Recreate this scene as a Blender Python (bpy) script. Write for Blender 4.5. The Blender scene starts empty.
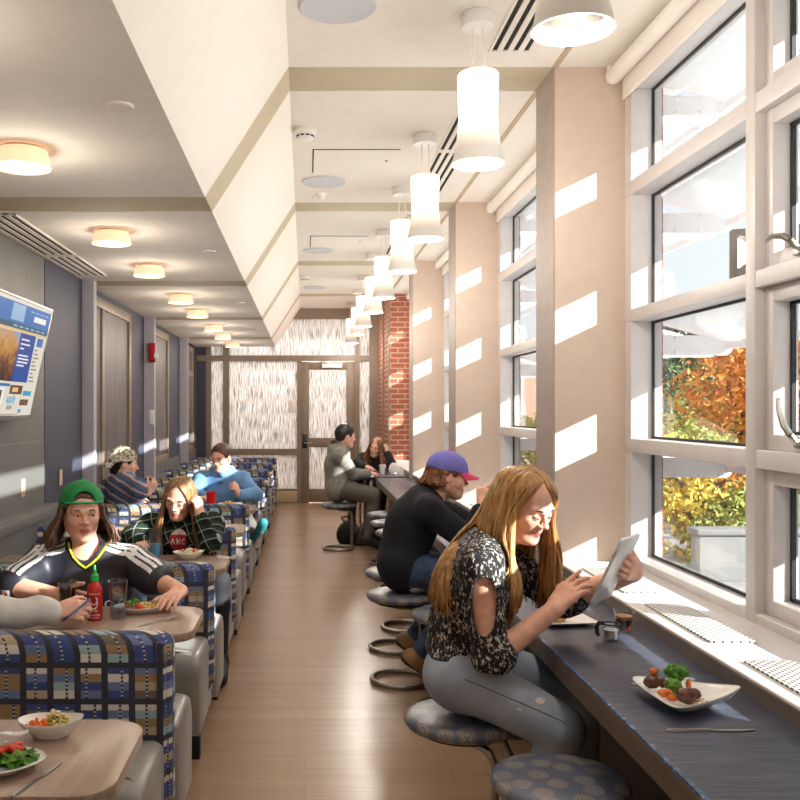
import bpy, bmesh, math, random
import numpy as np
from mathutils import Vector, Matrix, Euler
random.seed(7)
RNG = np.random.default_rng(11)
SC = bpy.context.scene
COL = SC.collection
PI = math.pi
EYE = 1.6          # camera height
# ---------------------------------------------------------------- materials
def lin(c):
    return tuple(((v/255.0)/12.92 if v/255.0 <= 0.04045 else ((v/255.0+0.055)/1.055)**2.4) for v in c)
def rgba(c):
    return (*lin(c), 1.0)
class NT:
    """small node-tree writer"""
    def __init__(self, name):
        self.m = bpy.data.materials.new(name)
        self.m.use_nodes = True
        self.t = self.m.node_tree
        self.b = self.t.nodes['Principled BSDF']
        self.out = self.t.nodes['Material Output']
    def n(self, typ, **kw):
        nd = self.t.nodes.new(typ)
        for k, v in kw.items():
            if k == 'ins':
                for a, b in v.items():
                    if isinstance(b, bpy.types.NodeSocket):
                        self.t.links.new(b, nd.inputs[a])
                    else:
                        nd.inputs[a].default_value = b
            else:
                setattr(nd, k, v)
        return nd
    def link(self, a, b):
        self.t.links.new(a, b)
    def math(self, op, a, b=0.0, c=None):
        nd = self.t.nodes.new('ShaderNodeMath'); nd.operation = op
        for i, v in enumerate((a, b) if c is None else (a, b, c)):
            if isinstance(v, bpy.types.NodeSocket): self.t.links.new(v, nd.inputs[i])
            else: nd.inputs[i].default_value = v
        return nd.outputs[0]
    def coord(self, kind='Object'):
        return self.n('ShaderNodeTexCoord').outputs[kind]
    def mapped(self, scale=(1,1,1), kind='Object', rot=(0,0,0)):
        mp = self.n('ShaderNodeMapping')
        mp.inputs['Scale'].default_value = scale
        mp.inputs['Rotation'].default_value = rot
        self.link(self.coord(kind), mp.inputs['Vector'])
        return mp.outputs[0]
    def noise(self, vec, scale=5, detail=3, rough=.5):
        nd = self.n('ShaderNodeTexNoise', ins={'Scale': scale, 'Detail': detail, 'Roughness': rough})
        self.link(vec, nd.inputs['Vector'])
        return nd.outputs['Fac']
    def ramp(self, fac, stops, interp='LINEAR'):
        nd = self.t.nodes.new('ShaderNodeValToRGB')
        cr = nd.color_ramp; cr.interpolation = interp
        while len(cr.elements) < len(stops): cr.elements.new(0.5)
        for e, (p, c) in zip(cr.elements, stops):
            e.position = p; e.color = rgba(c)
        self.link(fac, nd.inputs['Fac'])
        return nd.outputs['Color']
    def mix(self, fac, a, b):
        nd = self.t.nodes.new('ShaderNodeMix'); nd.data_type = 'RGBA'
        for i, v in ((0, fac), (6, a), (7, b)):
            if isinstance(v, bpy.types.NodeSocket): self.t.links.new(v, nd.inputs[i])
            elif i == 0: nd.inputs[0].default_value = v
            else: nd.inputs[i].default_value = rgba(v)
        return nd.outputs[2]
    def bump(self, h, strength=.2, dist=.01):
        nd = self.n('ShaderNodeBump', ins={'Strength': strength, 'Distance': dist})
        self.link(h, nd.inputs['Height']); self.link(nd.outputs[0], self.b.inputs['Normal'])
    def base(self, v):
        if isinstance(v, bpy.types.NodeSocket): self.link(v, self.b.inputs['Base Color'])
        else: self.b.inputs['Base Color'].default_value = rgba(v)
    def set(self, rough=.5, metal=0., spec=.5, **kw):
        self.b.inputs['Roughness'].default_value = rough
        self.b.inputs['Metallic'].default_value = metal
        self.b.inputs['Specular IOR Level'].default_value = spec
        for k, v in kw.items(): self.b.inputs[k.replace('_', ' ')].default_value = v
        return self
M = {}
def flat(name, c, rough=.5, metal=0., var=.06, scale=14., spec=.5):
    """a plain surface with slight procedural colour variation"""
    t = NT(name)
    f = t.noise(t.coord(), scale, 3)
    lo = tuple(max(0, v*(1-var)) for v in c); hi = tuple(min(255, v*(1+var)) for v in c)
    t.base(t.ramp(f, [(.3, lo), (.7, hi)])); t.set(rough, metal, spec)
    M[name] = t.m
    return t
# ---------------------------------------------------------------- mesh builder
class MB:
    def __init__(self):
        self.bm = bmesh.new(); self.mi = 0
    def _fin(self, faces):
        for f in faces: f.material_index = self.mi
    def box(self, x0, x1, y0, y1, z0, z1, bev=0., seg=2, mtx=None):
        r = bmesh.ops.create_cube(self.bm, size=1.0)
        vs = r['verts']
        mat = Matrix.Translation(((x0+x1)/2, (y0+y1)/2, (z0+z1)/2)) @ Matrix.Diagonal((abs(x1-x0), abs(y1-y0), abs(z1-z0), 1))
        bmesh.ops.transform(self.bm, matrix=mat, verts=vs)
        if bev > 0:
            es = list({e for v in vs for e in v.link_edges})
            rb = bmesh.ops.bevel(self.bm, geom=es, offset=bev, segments=seg, affect='EDGES', profile=.5)
            vs = list({v for f in rb['faces'] for v in f.verts})
        fs = {f for v in vs for f in v.link_faces}
        vs = list({v for f in fs for v in f.verts})
        self._fin(fs)
        if mtx is not None: bmesh.ops.transform(self.bm, matrix=mtx, verts=vs)
        return vs
    def rings(self, rings, caps=True, closed=False):
        """skin a list of rings (each a list of points, equal length)"""
        vr = [[self.bm.verts.new(p) for p in r] for r in rings]
        n = len(vr[0]); fs = []
        m = len(vr)
        for i in range(m if closed else m-1):
            a, b = vr[i], vr[(i+1) % m]
            for j in range(n):
                k = (j+1) % n
                try: fs.append(self.bm.faces.new((a[j], a[k], b[k], b[j])))
                except ValueError: pass
        if caps and not closed:
            for r, rev in ((vr[0], True), (vr[-1], False)):
                try: fs.append(self.bm.faces.new(list(reversed(r)) if rev else r))
                except ValueError: pass
        self._fin(fs)
        return [v for r in vr for v in r]
    def tube(self, pts, r, n=10, closed=False, flatten=None):
        pts = [Vector(p) for p in pts]; m = len(pts)
        rs = r if isinstance(r, (list, tuple)) else [r]*m
        out = []; up = None
        for i, p in enumerate(pts):
            if closed: d = pts[(i+1) % m]-pts[i-1]
            else: d = pts[min(i+1, m-1)]-pts[max(i-1, 0)]
            if d.length < 1e-9: d = Vector((0, 0, 1))
            d.normalize()
            if up is None:
                up = Vector((0, 0, 1)) if abs(d.z) < .9 else Vector((1, 0, 0))
            s = d.cross(up)
            if s.length < 1e-6: s = d.orthogonal()
            s.normalize(); up = s.cross(d).normalized()
            out.append([p+(s*math.cos(a)+up*math.sin(a)*(flatten or 1.))*rs[i] for a in (2*PI*j/n for j in range(n))])
        return self.rings(out, closed=closed)
    def lathe(self, prof, loc=(0, 0, 0), n=28, mtx=None, caps=True, sx=1., sy=1.):
        c = Vector(loc)
        rr = [[c+Vector((math.cos(2*PI*j/n)*r*sx, math.sin(2*PI*j/n)*r*sy, z)) for j in range(n)] for r, z in prof]
        vs = self.rings(rr, caps=caps)
        if mtx is not None: bmesh.ops.transform(self.bm, matrix=mtx, verts=vs)
        return vs
    def prism(self, pts, z0, z1, bev=0., seg=2, mtx=None):
        a = [self.bm.verts.new((p[0], p[1], z0)) for p in pts]
        b = [self.bm.verts.new((p[0], p[1], z1)) for p in pts]
        n = len(pts); fs = [self.bm.faces.new(list(reversed(a))), self.bm.faces.new(b)]
        for j in range(n):
            k = (j+1) % n
            fs.append(self.bm.faces.new((a[j], a[k], b[k], b[j])))
        vs = a+b
        if bev > 0:
            es = list({e for f in fs[:2] for e in f.edges})
            rb = bmesh.ops.bevel(self.bm, geom=es, offset=bev, segments=seg, affect='EDGES', profile=.5)
            vs = list({v for f in rb['faces'] for v in f.verts})
            fs = {f for v in vs for f in v.link_faces}
            vs = list({v for f in fs for v in f.verts})
        self._fin(fs)
        if mtx is not None: bmesh.ops.transform(self.bm, matrix=mtx, verts=vs)
        return vs
    def ball(self, c, r, n=12, m=8, sc=(1, 1, 1), mtx=None):
        R = Matrix.Diagonal((r*sc[0], r*sc[1], r*sc[2], 1))
        mt = Matrix.Translation(c) @ (mtx.to_4x4() if mtx is not None else Matrix.Identity(4)) @ R
        q = bmesh.ops.create_uvsphere(self.bm, u_segments=n, v_segments=m, radius=1.0, matrix=mt)
        self._fin({f for v in q['verts'] for f in v.link_faces})
        return q['verts']
    def quad(self, a, b, c, d):
        f = self.bm.faces.new([self.bm.verts.new(p) for p in (a, b, c, d)])
        f.material_index = self.mi
    def build(self, name, mat, parent=None, world=False, angle=.7, smooth=True):
        bmesh.ops.recalc_face_normals(self.bm, faces=self.bm.faces[:])
        me = bpy.data.meshes.new(name)
        self.bm.to_mesh(me); self.bm.free()
        return link_mesh(name, me, mat, parent, world, angle, smooth)
def world_loc(o):
    v = Vector((0, 0, 0))
    while o is not None:
        v += o.location; o = o.parent
    return v
def link_mesh(name, me, mat, parent=None, world=False, angle=.7, smooth=True):
    for m in (mat if isinstance(mat, (list, tuple)) else [mat]):
        me.materials.append(M[m] if isinstance(m, str) else m)
    if smooth:
        me.shade_smooth()
        if angle: me.set_sharp_from_angle(angle=angle)
    o = bpy.data.objects.new(name, me); COL.objects.link(o)
    if parent is not None:
        if world: me.transform(Matrix.Translation(-world_loc(parent)))
        o.parent = parent
    return o
def tag(o, label=None, cat=None, group=None, kind=None):
    if label: o['label'] = label
    if cat: o['category'] = cat
    if group: o['group'] = group
    if kind: o['kind'] = kind
    return o
def thing(name, label, cat, loc=(0, 0, 0), rz=0., group=None):
    o = bpy.data.objects.new(name, None); COL.objects.link(o)
    o.empty_display_size = .05
    o.location = loc; o.rotation_euler = (0, 0, rz)
    return tag(o, label, cat, group)
def struct(mb, name, mat, **kw):
    return tag(mb.build(name, mat, **kw), kind='structure')
def copy_tree(o, parent=None):
    c = o.copy(); COL.objects.link(c)
    if parent is not None: c.parent = parent
    for ch in list(o.children): copy_tree(ch, c)
    return c
def rounded(x0, x1, y0, y1, r, n=5, corners=(1, 1, 1, 1)):
    """outline of a rectangle, corners order: x1y0, x1y1, x0y1, x0y0"""
    out = []
    for (cx, cy, a0, on) in ((x1-r, y0+r, -PI/2, corners[0]), (x1-r, y1-r, 0, corners[1]), (x0+r, y1-r, PI/2, corners[2]), (x0+r, y0+r, PI, corners[3])):
        if on:
            for i in range(n+1):
                a = a0+PI/2*i/n
                out.append((cx+r*math.cos(a), cy+r*math.sin(a)))
        else:
            a = a0+PI/4
            out.append((cx+r*(1 if math.cos(a) > 0 else -1), cy+r*(1 if math.sin(a) > 0 else -1)))
    return out
# ---------------------------------------------------------------- signed distance bodies
class Field:
    def __init__(self, lo, hi, res):
        self.lo = np.array(lo, float); self.res = res
        self.n = np.ceil((np.array(hi, float)-self.lo)/res).astype(int)+1
        self.ax = [self.lo[i]+np.arange(self.n[i])*res for i in range(3)]
        self.f = np.full(self.n, 1.0, np.float32)
    def _sl(self, lo, hi):
        s = []
        for i in range(3):
            a = max(0, int(math.floor((lo[i]-self.lo[i])/self.res))); b = min(self.n[i], int(math.ceil((hi[i]-self.lo[i])/self.res))+1)
            if b <= a: return None
            s.append(slice(a, b))
        return tuple(s)
    def _apply(self, lo, hi, fn, k, mode):
        pad = max(k, 0)+3*self.res
        s = self._sl(np.array(lo)-pad, np.array(hi)+pad)
        if s is None: return
        X = self.ax[0][s[0]][:, None, None]; Y = self.ax[1][s[1]][None, :, None]; Z = self.ax[2][s[2]][None, None, :]
        d = fn(X, Y, Z)
        f = self.f[s]
        if mode == 'add':
            if k > 0:
                h = np.clip(.5+.5*(f-d)/k, 0, 1); r = f*(1-h)+d*h-k*h*(1-h)
            else: r = np.minimum(f, d)
        else:
            if k > 0:
                h = np.clip(.5-.5*(f+d)/k, 0, 1); r = f*(1-h)-d*h+k*h*(1-h)
            else: r = np.maximum(f, -d)
        self.f[s] = r
    def cone(self, a, ra, b, rb, k=.02, flat=None, mode='add'):
        """tapered capsule; flat=(direction, factor) squashes it along a direction"""
        a = np.array(a, float); b = np.array(b, float); ba = b-a; L2 = max(float(ba@ba), 1e-12)
        rm = max(ra, rb)
        def fn(X, Y, Z):
            px, py, pz = X-a[0], Y-a[1], Z-a[2]
            t = np.clip((px*ba[0]+py*ba[1]+pz*ba[2])/L2, 0, 1)
            qx, qy, qz = px-t*ba[0], py-t*ba[1], pz-t*ba[2]
            q2 = qx*qx+qy*qy+qz*qz
            if flat is not None:
                n, s = flat; c = qx*n[0]+qy*n[1]+qz*n[2]
                q2 = q2+c*c*(1/(s*s)-1)
                return (np.sqrt(q2)-(ra+(rb-ra)*t))*max(s, .6)
            return np.sqrt(q2)-(ra+(rb-ra)*t)
        self._apply(np.minimum(a, b)-rm, np.maximum(a, b)+rm, fn, k, mode)
    def chain(self, pts, rs, k=.02, flat=None):
        for i in range(len(pts)-1): self.cone(pts[i], rs[i], pts[i+1], rs[i+1], k, flat)
    def ell(self, c, r, R=None, k=.02, mode='add'):
        c = np.array(c, float); r = np.array(r, float); R = np.eye(3) if R is None else np.array(R)
        rm = r.max()
        def fn(X, Y, Z):
            px, py, pz = X-c[0], Y-c[1], Z-c[2]
            l = [px*R[0, i]+py*R[1, i]+pz*R[2, i] for i in range(3)]
            k0 = np.sqrt(sum((l[i]/r[i])**2 for i in range(3))); k1 = np.sqrt(sum((l[i]/r[i]**2)**2 for i in range(3)))+1e-9
            return k0*(k0-1)/k1
        self._apply(c-rm, c+rm, fn, k, mode)
    def slab(self, c, h, R=None, rad=.005, k=.01, mode='add'):
        c = np.array(c, float); h = np.array(h, float); R = np.eye(3) if R is None else np.array(R)
        rm = float(np.linalg.norm(h))
        def fn(X, Y, Z):
            px, py, pz = X-c[0], Y-c[1], Z-c[2]
            q = [np.abs(px*R[0, i]+py*R[1, i]+pz*R[2, i])-h[i]+rad for i in range(3)]
            out = np.sqrt(sum(np.maximum(v, 0)**2 for v in q)); ins = np.minimum(np.maximum(q[0], np.maximum(q[1], q[2])), 0)
            return out+ins-rad
        self._apply(c-rm, c+rm, fn, k, mode)
    def below(self, p, n):
        """keep only the half space where (x-p).n < 0"""
        p = np.array(p, float); n = np.array(n, float); n /= np.linalg.norm(n)
        d = (self.ax[0][:, None, None]-p[0])*n[0]+(self.ax[1][None, :, None]-p[1])*n[1]+(self.ax[2][None, None, :]-p[2])*n[2]
        self.f = np.maximum(self.f, d.astype(np.float32))
    def ripple(self, amp, scale, seed=0, stretch=(1, 1, 1)):
        """soft folds"""
        r = np.random.default_rng(seed); acc = 0
        for _ in range(5):
            w = r.normal(size=3)*scale*np.array(stretch); p = r.uniform(0, 6.28)
            acc = acc+np.sin(self.ax[0][:, None, None]*w[0]+self.ax[1][None, :, None]*w[1]+self.ax[2][None, None, :]*w[2]+p)
        self.f += (amp*acc/3).astype(np.float32)
    def mesh(self):
        """naive surface nets; returns a bpy mesh"""
        f = np.pad(self.f, 1, constant_values=1.0)
        ins = f < 0
        c8 = sum(ins[i:ins.shape[0]-1+i, j:ins.shape[1]-1+j, k:ins.shape[2]-1+k].astype(np.int8) for i in (0, 1) for j in (0, 1) for k in (0, 1))
        act = (c8 > 0) & (c8 < 8)
        idx = np.argwhere(act)
        vid = np.full(act.shape, -1, np.int64); vid[act] = np.arange(len(idx))
        acc = np.zeros((len(idx), 3)); cnt = np.zeros(len(idx))
        cor = [(i, j, k) for i in (0, 1) for j in (0, 1) for k in (0, 1)]
        for a in range(8):
            for b in range(a+1, 8):
                d = np.abs(np.array(cor[a])-np.array(cor[b]))
                if d.sum() != 1: continue
                fa = f[tuple((idx+cor[a]).T)].astype(float); fb = f[tuple((idx+cor[b]).T)].astype(float)
                m = (fa < 0) != (fb < 0)
                t = np.where(m, fa/np.where(m, fa-fb, 1), 0)
                p = np.array(cor[a])+t[:, None]*(np.array(cor[b])-np.array(cor[a]))
                acc += np.where(m[:, None], p, 0); cnt += m
        P = (idx+acc/np.maximum(cnt, 1)[:, None]-1)*self.res+self.lo
        quads = []
        for ax in range(3):
            o = [0, 1, 2]; o.remove(ax)
            sl0 = [slice(None)]*3; sl1 = [slice(None)]*3
            sl0[ax] = slice(0, -1); sl1[ax] = slice(1, None)
            s0 = ins[tuple(sl0)]; s1 = ins[tuple(sl1)]
            e = np.argwhere(s0 != s1)
            e = e[(e[:, o[0]] > 0) & (e[:, o[1]] > 0) & (e[:, o[0]] < ins.shape[o[0]]-1) & (e[:, o[1]] < ins.shape[o[1]]-1)]
            if not len(e): continue
            q = []
            for du, dv in ((-1, -1), (0, -1), (0, 0), (-1, 0)):
                g = e.copy(); g[:, o[0]] += du; g[:, o[1]] += dv
                q.append(vid[tuple(g.T)])
            q = np.stack(q, 1)
            flip = s0[tuple(e.T)] if ax != 1 else ~s0[tuple(e.T)]
            q[~flip] = q[~flip][:, ::-1]
            quads.append(q)
        Q = np.concatenate(quads)
        me = bpy.data.meshes.new('body')
        me.from_pydata(P.tolist(), [], Q.tolist()); me.update()
        return me
def face_centers(me):
    n = len(me.polygons); a = np.empty(n*3); me.polygons.foreach_get('center', a)
    return a.reshape(-1, 3)
def paint(me, idx):
    me.polygons.foreach_set('material_index', idx.astype(np.int32))
def soften(me, it=2, fac=.5):
    """laplacian smoothing of the vertices"""
    nv = len(me.vertices); co = np.empty(nv*3); me.vertices.foreach_get('co', co); co = co.reshape(-1, 3)
    ne = len(me.edges); ed = np.empty(ne*2, np.int32); me.edges.foreach_get('vertices', ed); ed = ed.reshape(-1, 2)
    deg = np.bincount(ed.ravel(), minlength=nv)[:, None]
    for _ in range(it):
        s = np.zeros_like(co)
        for a, b in ((0, 1), (1, 0)):
            for d in range(3): s[:, d] += np.bincount(ed[:, a], weights=co[ed[:, b], d], minlength=nv)
        co = co*(1-fac)+fac*s/np.maximum(deg, 1)
    me.vertices.foreach_set('co', co.ravel()); me.update()
SUN, SKY, CORR, EXPO = 19.0, 1.6, 62, 0.3
# ---------------------------------------------------------------- palette
flat('ceiling_paint', (236, 229, 219), .85, var=.01)
flat('soffit_paint', (240, 234, 226), .8, var=.01)
flat('slope_paint', (240, 234, 226), .8, var=.01)
flat('band_paint', (196, 182, 156), .8, var=.015)
flat('column_paint', (205, 184, 168), .75, var=.015)
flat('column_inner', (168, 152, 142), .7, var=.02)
flat('wall_blue', (60, 63, 79), .6, var=.03)
flat('wall_fin', (176, 172, 182), .6, var=.02)
flat('taupe_metal', (134, 117, 100), .45, var=.03)
flat('frame_metal', (208, 202, 200), .4, var=.015)
flat('speaker_grille', (206, 208, 214), .8, var=.01)
flat('skin_stubble', (200, 150, 126), .6, var=.1, scale=60)
flat('sill_white', (226, 222, 220), .28, var=.01)
flat('fascia_brown', (104, 88, 76), .45, var=.05)
flat('panel_dark', (58, 46, 40), .6, var=.08)
flat('gasket', (30, 30, 32), .5)
flat('black_plastic', (22, 22, 24), .4)
flat('white_plastic', (238, 236, 232), .4, var=.01)
flat('white_ceramic', (244, 242, 238), .12, var=.01)
flat('steel', (176, 172, 164), .28, 1.0, var=.04)
flat('chrome', (120, 116, 112), .35, 1.0, var=.2)
flat('tube_metal', (158, 152, 142), .32, .9, var=.05)
flat('vinyl_grey', (146, 142, 138), .38, var=.03)
flat('dark_base', (24, 22, 22), .5)
flat('dark_slot', (32, 28, 26), .9)
flat('red_plastic', (176, 28, 30), .35)
flat('beige_plastic', (206, 182, 150), .5)
flat('shade_fabric', (238, 230, 222), .8, var=.01)
flat('louver_white', (240, 240, 242), .5, var=.01)
flat('tan_trim', (188, 166, 138), .7, var=.02)
# people
flat('skin', (232, 178, 154), .5, var=.05, scale=30)
flat('skin_rosy', (228, 166, 146), .5, var=.07, scale=24)
flat('lips', (196, 112, 106), .4)
flat('eye_white', (226, 222, 216), .2)
flat('iris', (52, 40, 34), .15)
flat('nail', (236, 186, 170), .25)
flat('brow_brown', (74, 50, 36), .8)
flat('jersey_black', (38, 38, 48), .45, var=.12, scale=9)
flat('jersey_white', (236, 236, 238), .6)
flat('jersey_lime', (196, 210, 40), .6)
flat('patch_orange', (178, 104, 58), .6)
flat('jean_dark', (58, 76, 104), .85, var=.2, scale=20)
flat('trouser_grey', (92, 88, 82), .85, var=.1, scale=20)
flat('legging_black', (26, 26, 30), .8, var=.1)
flat('sweat_grey', (212, 208, 204), .9, var=.05, scale=20)
flat('hoodie_grey', (136, 132, 124), .9, var=.1, scale=20)
flat('hoodie_lining', (62, 58, 58), .9)
flat('hoodie_blue', (108, 152, 198), .9, var=.08, scale=16)
flat('sweater_navy', (20, 20, 32), .9, var=.15, scale=30)
flat('jacket_black', (30, 29, 34), .8, var=.1)
flat('tee_red', (186, 44, 52), .8)
flat('tee_white', (228, 222, 218), .8)
flat('cap_green', (26, 128, 66), .8, var=.08, scale=40)
flat('cap_green_light', (40, 160, 110), .6)
flat('cap_purple', (112, 108, 190), .75, var=.05)
flat('cap_pink', (226, 62, 112), .7)
flat('shoe_tan', (150, 120, 84), .7, var=.1)
flat('shoe_sole', (40, 32, 28), .7)
flat('shoe_teal', (44, 124, 128), .7)
flat('shoe_black', (24, 22, 22), .6)
flat('tablet_silver', (214, 214, 216), .3, .35, var=.01)
flat('phone_blue', (60, 86, 120), .2)
flat('bag_black', (26, 25, 27), .75, var=.15)
flat('bag_brown', (112, 68, 40), .6, var=.1)
# food
flat('carrot', (232, 118, 40), .5, var=.15, scale=60)
flat('tomato', (214, 58, 36), .35, var=.15, scale=60)
flat('leaf_green', (84, 132, 44), .5, var=.3, scale=70)
flat('broccoli', (74, 122, 36), .7, var=.35, scale=160)
flat('broccoli_stem', (164, 190, 104), .6)
flat('beef', (92, 52, 40), .4, var=.35, scale=80)
flat('rice', (234, 220, 190), .6, var=.08, scale=90)
flat('grain', (206, 164, 92), .6, var=.3, scale=90)
flat('pastry', (214, 160, 92), .6, var=.2, scale=60)
flat('cream', (246, 240, 228), .5)
flat('sauce_red', (196, 36, 24), .25, var=.1)
flat('cap_bright_green', (34, 190, 84), .35)
flat('cola', (34, 18, 14), .08)
flat('coffee', (92, 46, 20), .2, var=.1)
flat('crema', (206, 148, 82), .4, var=.1)
flat('brass', (190, 160, 110), .35, 1.)
# outdoors
flat('bark', (96, 78, 66), .9, var=.25, scale=8)
flat('leaf_orange', (226, 134, 52), .7, var=.25, scale=3)
flat('leaf_yellow', (222, 190, 80), .7, var=.2, scale=3)
flat('leaf_olive', (150, 156, 78), .7, var=.25, scale=3)
flat('leaf_dark', (92, 112, 74), .7, var=.3, scale=2)
flat('concrete', (150, 148, 146), .8, var=.05, scale=2)
flat('lawn', (120, 136, 84), .9, var=.2, scale=3)
flat('building_grey', (122, 104, 98), .8, var=.05, scale=2)
flat('dark_glass', (90, 100, 112), .15)

def emit(name, c, strength, base=None):
    t = NT(name); t.base(base or c); t.set(.6)
    t.b.inputs['Emission Color'].default_value = rgba(c); t.b.inputs['Emission Strength'].default_value = strength
    M[name] = t.m; return t
emit('pendant_glow', (255, 240, 218), 1.5)
emit('soffit_glow', (255, 216, 178), .55)
emit('soffit_lens', (255, 226, 182), 1.5)
emit('bulb', (255, 228, 190), 3)
# pendant shade: opal glass, brightest around the lamp in its upper half
t = NT('pendant_shade')
sep = t.n('ShaderNodeSeparateXYZ'); t.link(t.coord(), sep.inputs[0])
near = t.math('POWER', t.math('MAXIMUM', t.math('SUBTRACT', 1.0, t.math('MULTIPLY', t.math('ABSOLUTE', t.math('ADD', sep.outputs[2], .36)), 4.2)), 0.0), 1.3)
t.base((240, 236, 230)); t.set(.45)
t.b.inputs['Emission Color'].default_value = rgba((255, 238, 214))
t.link(t.math('ADD', t.math('MULTIPLY', near, 2.2), .02), t.b.inputs['Emission Strength'])
M['pendant_shade'] = t.m
# glass for windows: sees and lights through, with a grazing reflection
def clear(name, tint=(255, 255, 255), refl=.06, rough=0.):
    t = NT(name)
    tr = t.n('ShaderNodeBsdfTransparent', ins={'Color': rgba(tint)})
    gl = t.n('ShaderNodeBsdfGlossy', ins={'Roughness': rough})
    fr = t.n('ShaderNodeLayerWeight', ins={'Blend': .5})
    mx = t.n('ShaderNodeMixShader')
    t.link(t.math('ADD', t.math('MULTIPLY', t.math('POWER', fr.outputs['Facing'], 4.0), .5), refl), mx.inputs[0])
    t.link(tr.outputs[0], mx.inputs[1]); t.link(gl.outputs[0], mx.inputs[2])
    t.link(mx.outputs[0], t.out.inputs['Surface'])
    M[name] = t.m
clear('window_glass', (226, 230, 231), 0.03)
clear('tumbler_glass', (246, 248, 250), .10)
clear('water', (228, 234, 240), .04)
flat('blue_drink', (64, 176, 226), .2, var=.02)
flat('red_cup', (214, 30, 28), .25, var=.03)
clear('sauce_glass', (226, 60, 40), .06)

# floor: vinyl planks with fine grain running across the room
t = NT('floor_planks')
gr = t.noise(t.mapped((3.0, 70, 1)), 1.0, 4, .6)
pl = t.noise(t.mapped((.7, 9, 1)), 1.0, 2)
br = t.n('ShaderNodeTexBrick', ins={'Scale': 1.0, 'Brick Width': 1.3, 'Row Height': .16, 'Mortar Size': .0012, 'Color1': rgba((154, 124, 98)), 'Color2': rgba((170, 138, 110)), 'Mortar': rgba((112, 88, 68))})
t.link(t.coord(), br.inputs['Vector'])
g = t.ramp(gr, [(.3, (136, 108, 84)), (.7, (180, 148, 120))])
g2 = t.ramp(pl, [(.35, (142, 114, 90)), (.65, (178, 146, 118))])
t.base(t.mix(.5, br.outputs['Color'], t.mix(.4, g, g2)))
t.set(.27, spec=.55); t.bump(gr, .06, .002)
M['floor_planks'] = t.m
# light laminate for the tables
t = NT('table_laminate')
g = t.noise(t.mapped((60, 4, 4)), 1.0, 4)
t.base(t.ramp(g, [(.3, (150, 127, 109)), (.7, (166, 142, 123))])); t.set(.28)
M['table_laminate'] = t.m
# counter: dark slate laminate with fine brushed streaks across it
t = NT('counter_laminate')
g = t.noise(t.mapped((9, 150, 1), rot=(0, 0, .25)), 1.0, 3)
h = t.noise(t.mapped((3, 5, 1)), 1.0, 3)
t.base(t.mix(.35, t.ramp(g, [(.35, (44, 48, 62)), (.65, (92, 96, 114))]), t.ramp(h, [(.3, (48, 52, 66)), (.7, (84, 86, 102))])))
t.set(.3, spec=.5); t.bump(g, .05, .001)
M['counter_laminate'] = t.m
t = NT('counter_edge_blue')
g = t.noise(t.mapped((60, 60, 60)), 1.0, 3)
t.base(t.ramp(g, [(.4, (28, 48, 82)), (.62, (80, 116, 160)), (.7, (190, 200, 210))], 'LINEAR')); t.set(.3)
M['counter_edge_blue'] = t.m
# grey porcelain tile, large format
t = NT('wall_tile')
br = t.n('ShaderNodeTexBrick', ins={'Scale': 1.0, 'Brick Width': 1.2, 'Row Height': .46, 'Mortar Size': .004, 'Color1': rgba((102, 100, 98)), 'Color2': rgba((108, 106, 104)), 'Mortar': rgba((134, 130, 126))})
mp = t.n('ShaderNodeMapping'); mp.inputs['Rotation'].default_value = (0, PI/2, 0)
sp = t.n('ShaderNodeSeparateXYZ'); cb = t.n('ShaderNodeCombineXYZ')
t.link(t.coord(), sp.inputs[0]); t.link(sp.outputs[1], cb.inputs[0]); t.link(sp.outputs[2], cb.inputs[1]); t.link(cb.outputs[0], br.inputs['Vector'])
nz = t.noise(t.coord(), 3, 4)
t.base(t.mix(.3, br.outputs['Color'], t.ramp(nz, [(.3, (90, 89, 88)), (.7, (122, 120, 118))]))); t.set(.5)
M['wall_tile'] = t.m
# dark wood-grain panel of the openings in the wall
t = NT('grain_panel')
g = t.noise(t.mapped((20, 60, 2.5)), 1.0, 4)
t.base(t.ramp(g, [(.3, (70, 64, 68)), (.7, (116, 108, 108))])); t.set(.5)
M['grain_panel'] = t.m
# etched art glass: wavering vertical streaks
t = NT('etched_glass')
w = t.noise(t.mapped((2, 2, 9)), 1.0, 2)
sp = t.n('ShaderNodeSeparateXYZ'); t.link(t.coord(), sp.inputs[0])
xx = t.math('ADD', sp.outputs[0], t.math('MULTIPLY', w, .05))
cb = t.n('ShaderNodeCombineXYZ'); t.link(t.math('MULTIPLY', xx, 85), cb.inputs[0]); t.link(t.math('MULTIPLY', sp.outputs[2], 4.0), cb.inputs[2])
g = t.noise(cb.outputs[0], 1.0, 2.5, .55)
col = t.ramp(g, [(.34, (140, 134, 132)), (.43, (192, 188, 186)), (.52, (236, 234, 232)), (.7, (250, 250, 250))])
df = t.n('ShaderNodeBsdfDiffuse'); tl = t.n('ShaderNodeBsdfTranslucent'); mx = t.n('ShaderNodeMixShader', ins={0: .6})
t.link(col, df.inputs[0]); t.link(col, tl.inputs[0]); t.link(df.outputs[0], mx.inputs[1]); t.link(tl.outputs[0], mx.inputs[2])
t.link(mx.outputs[0], t.out.inputs['Surface'])
M['etched_glass'] = t.m
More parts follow.
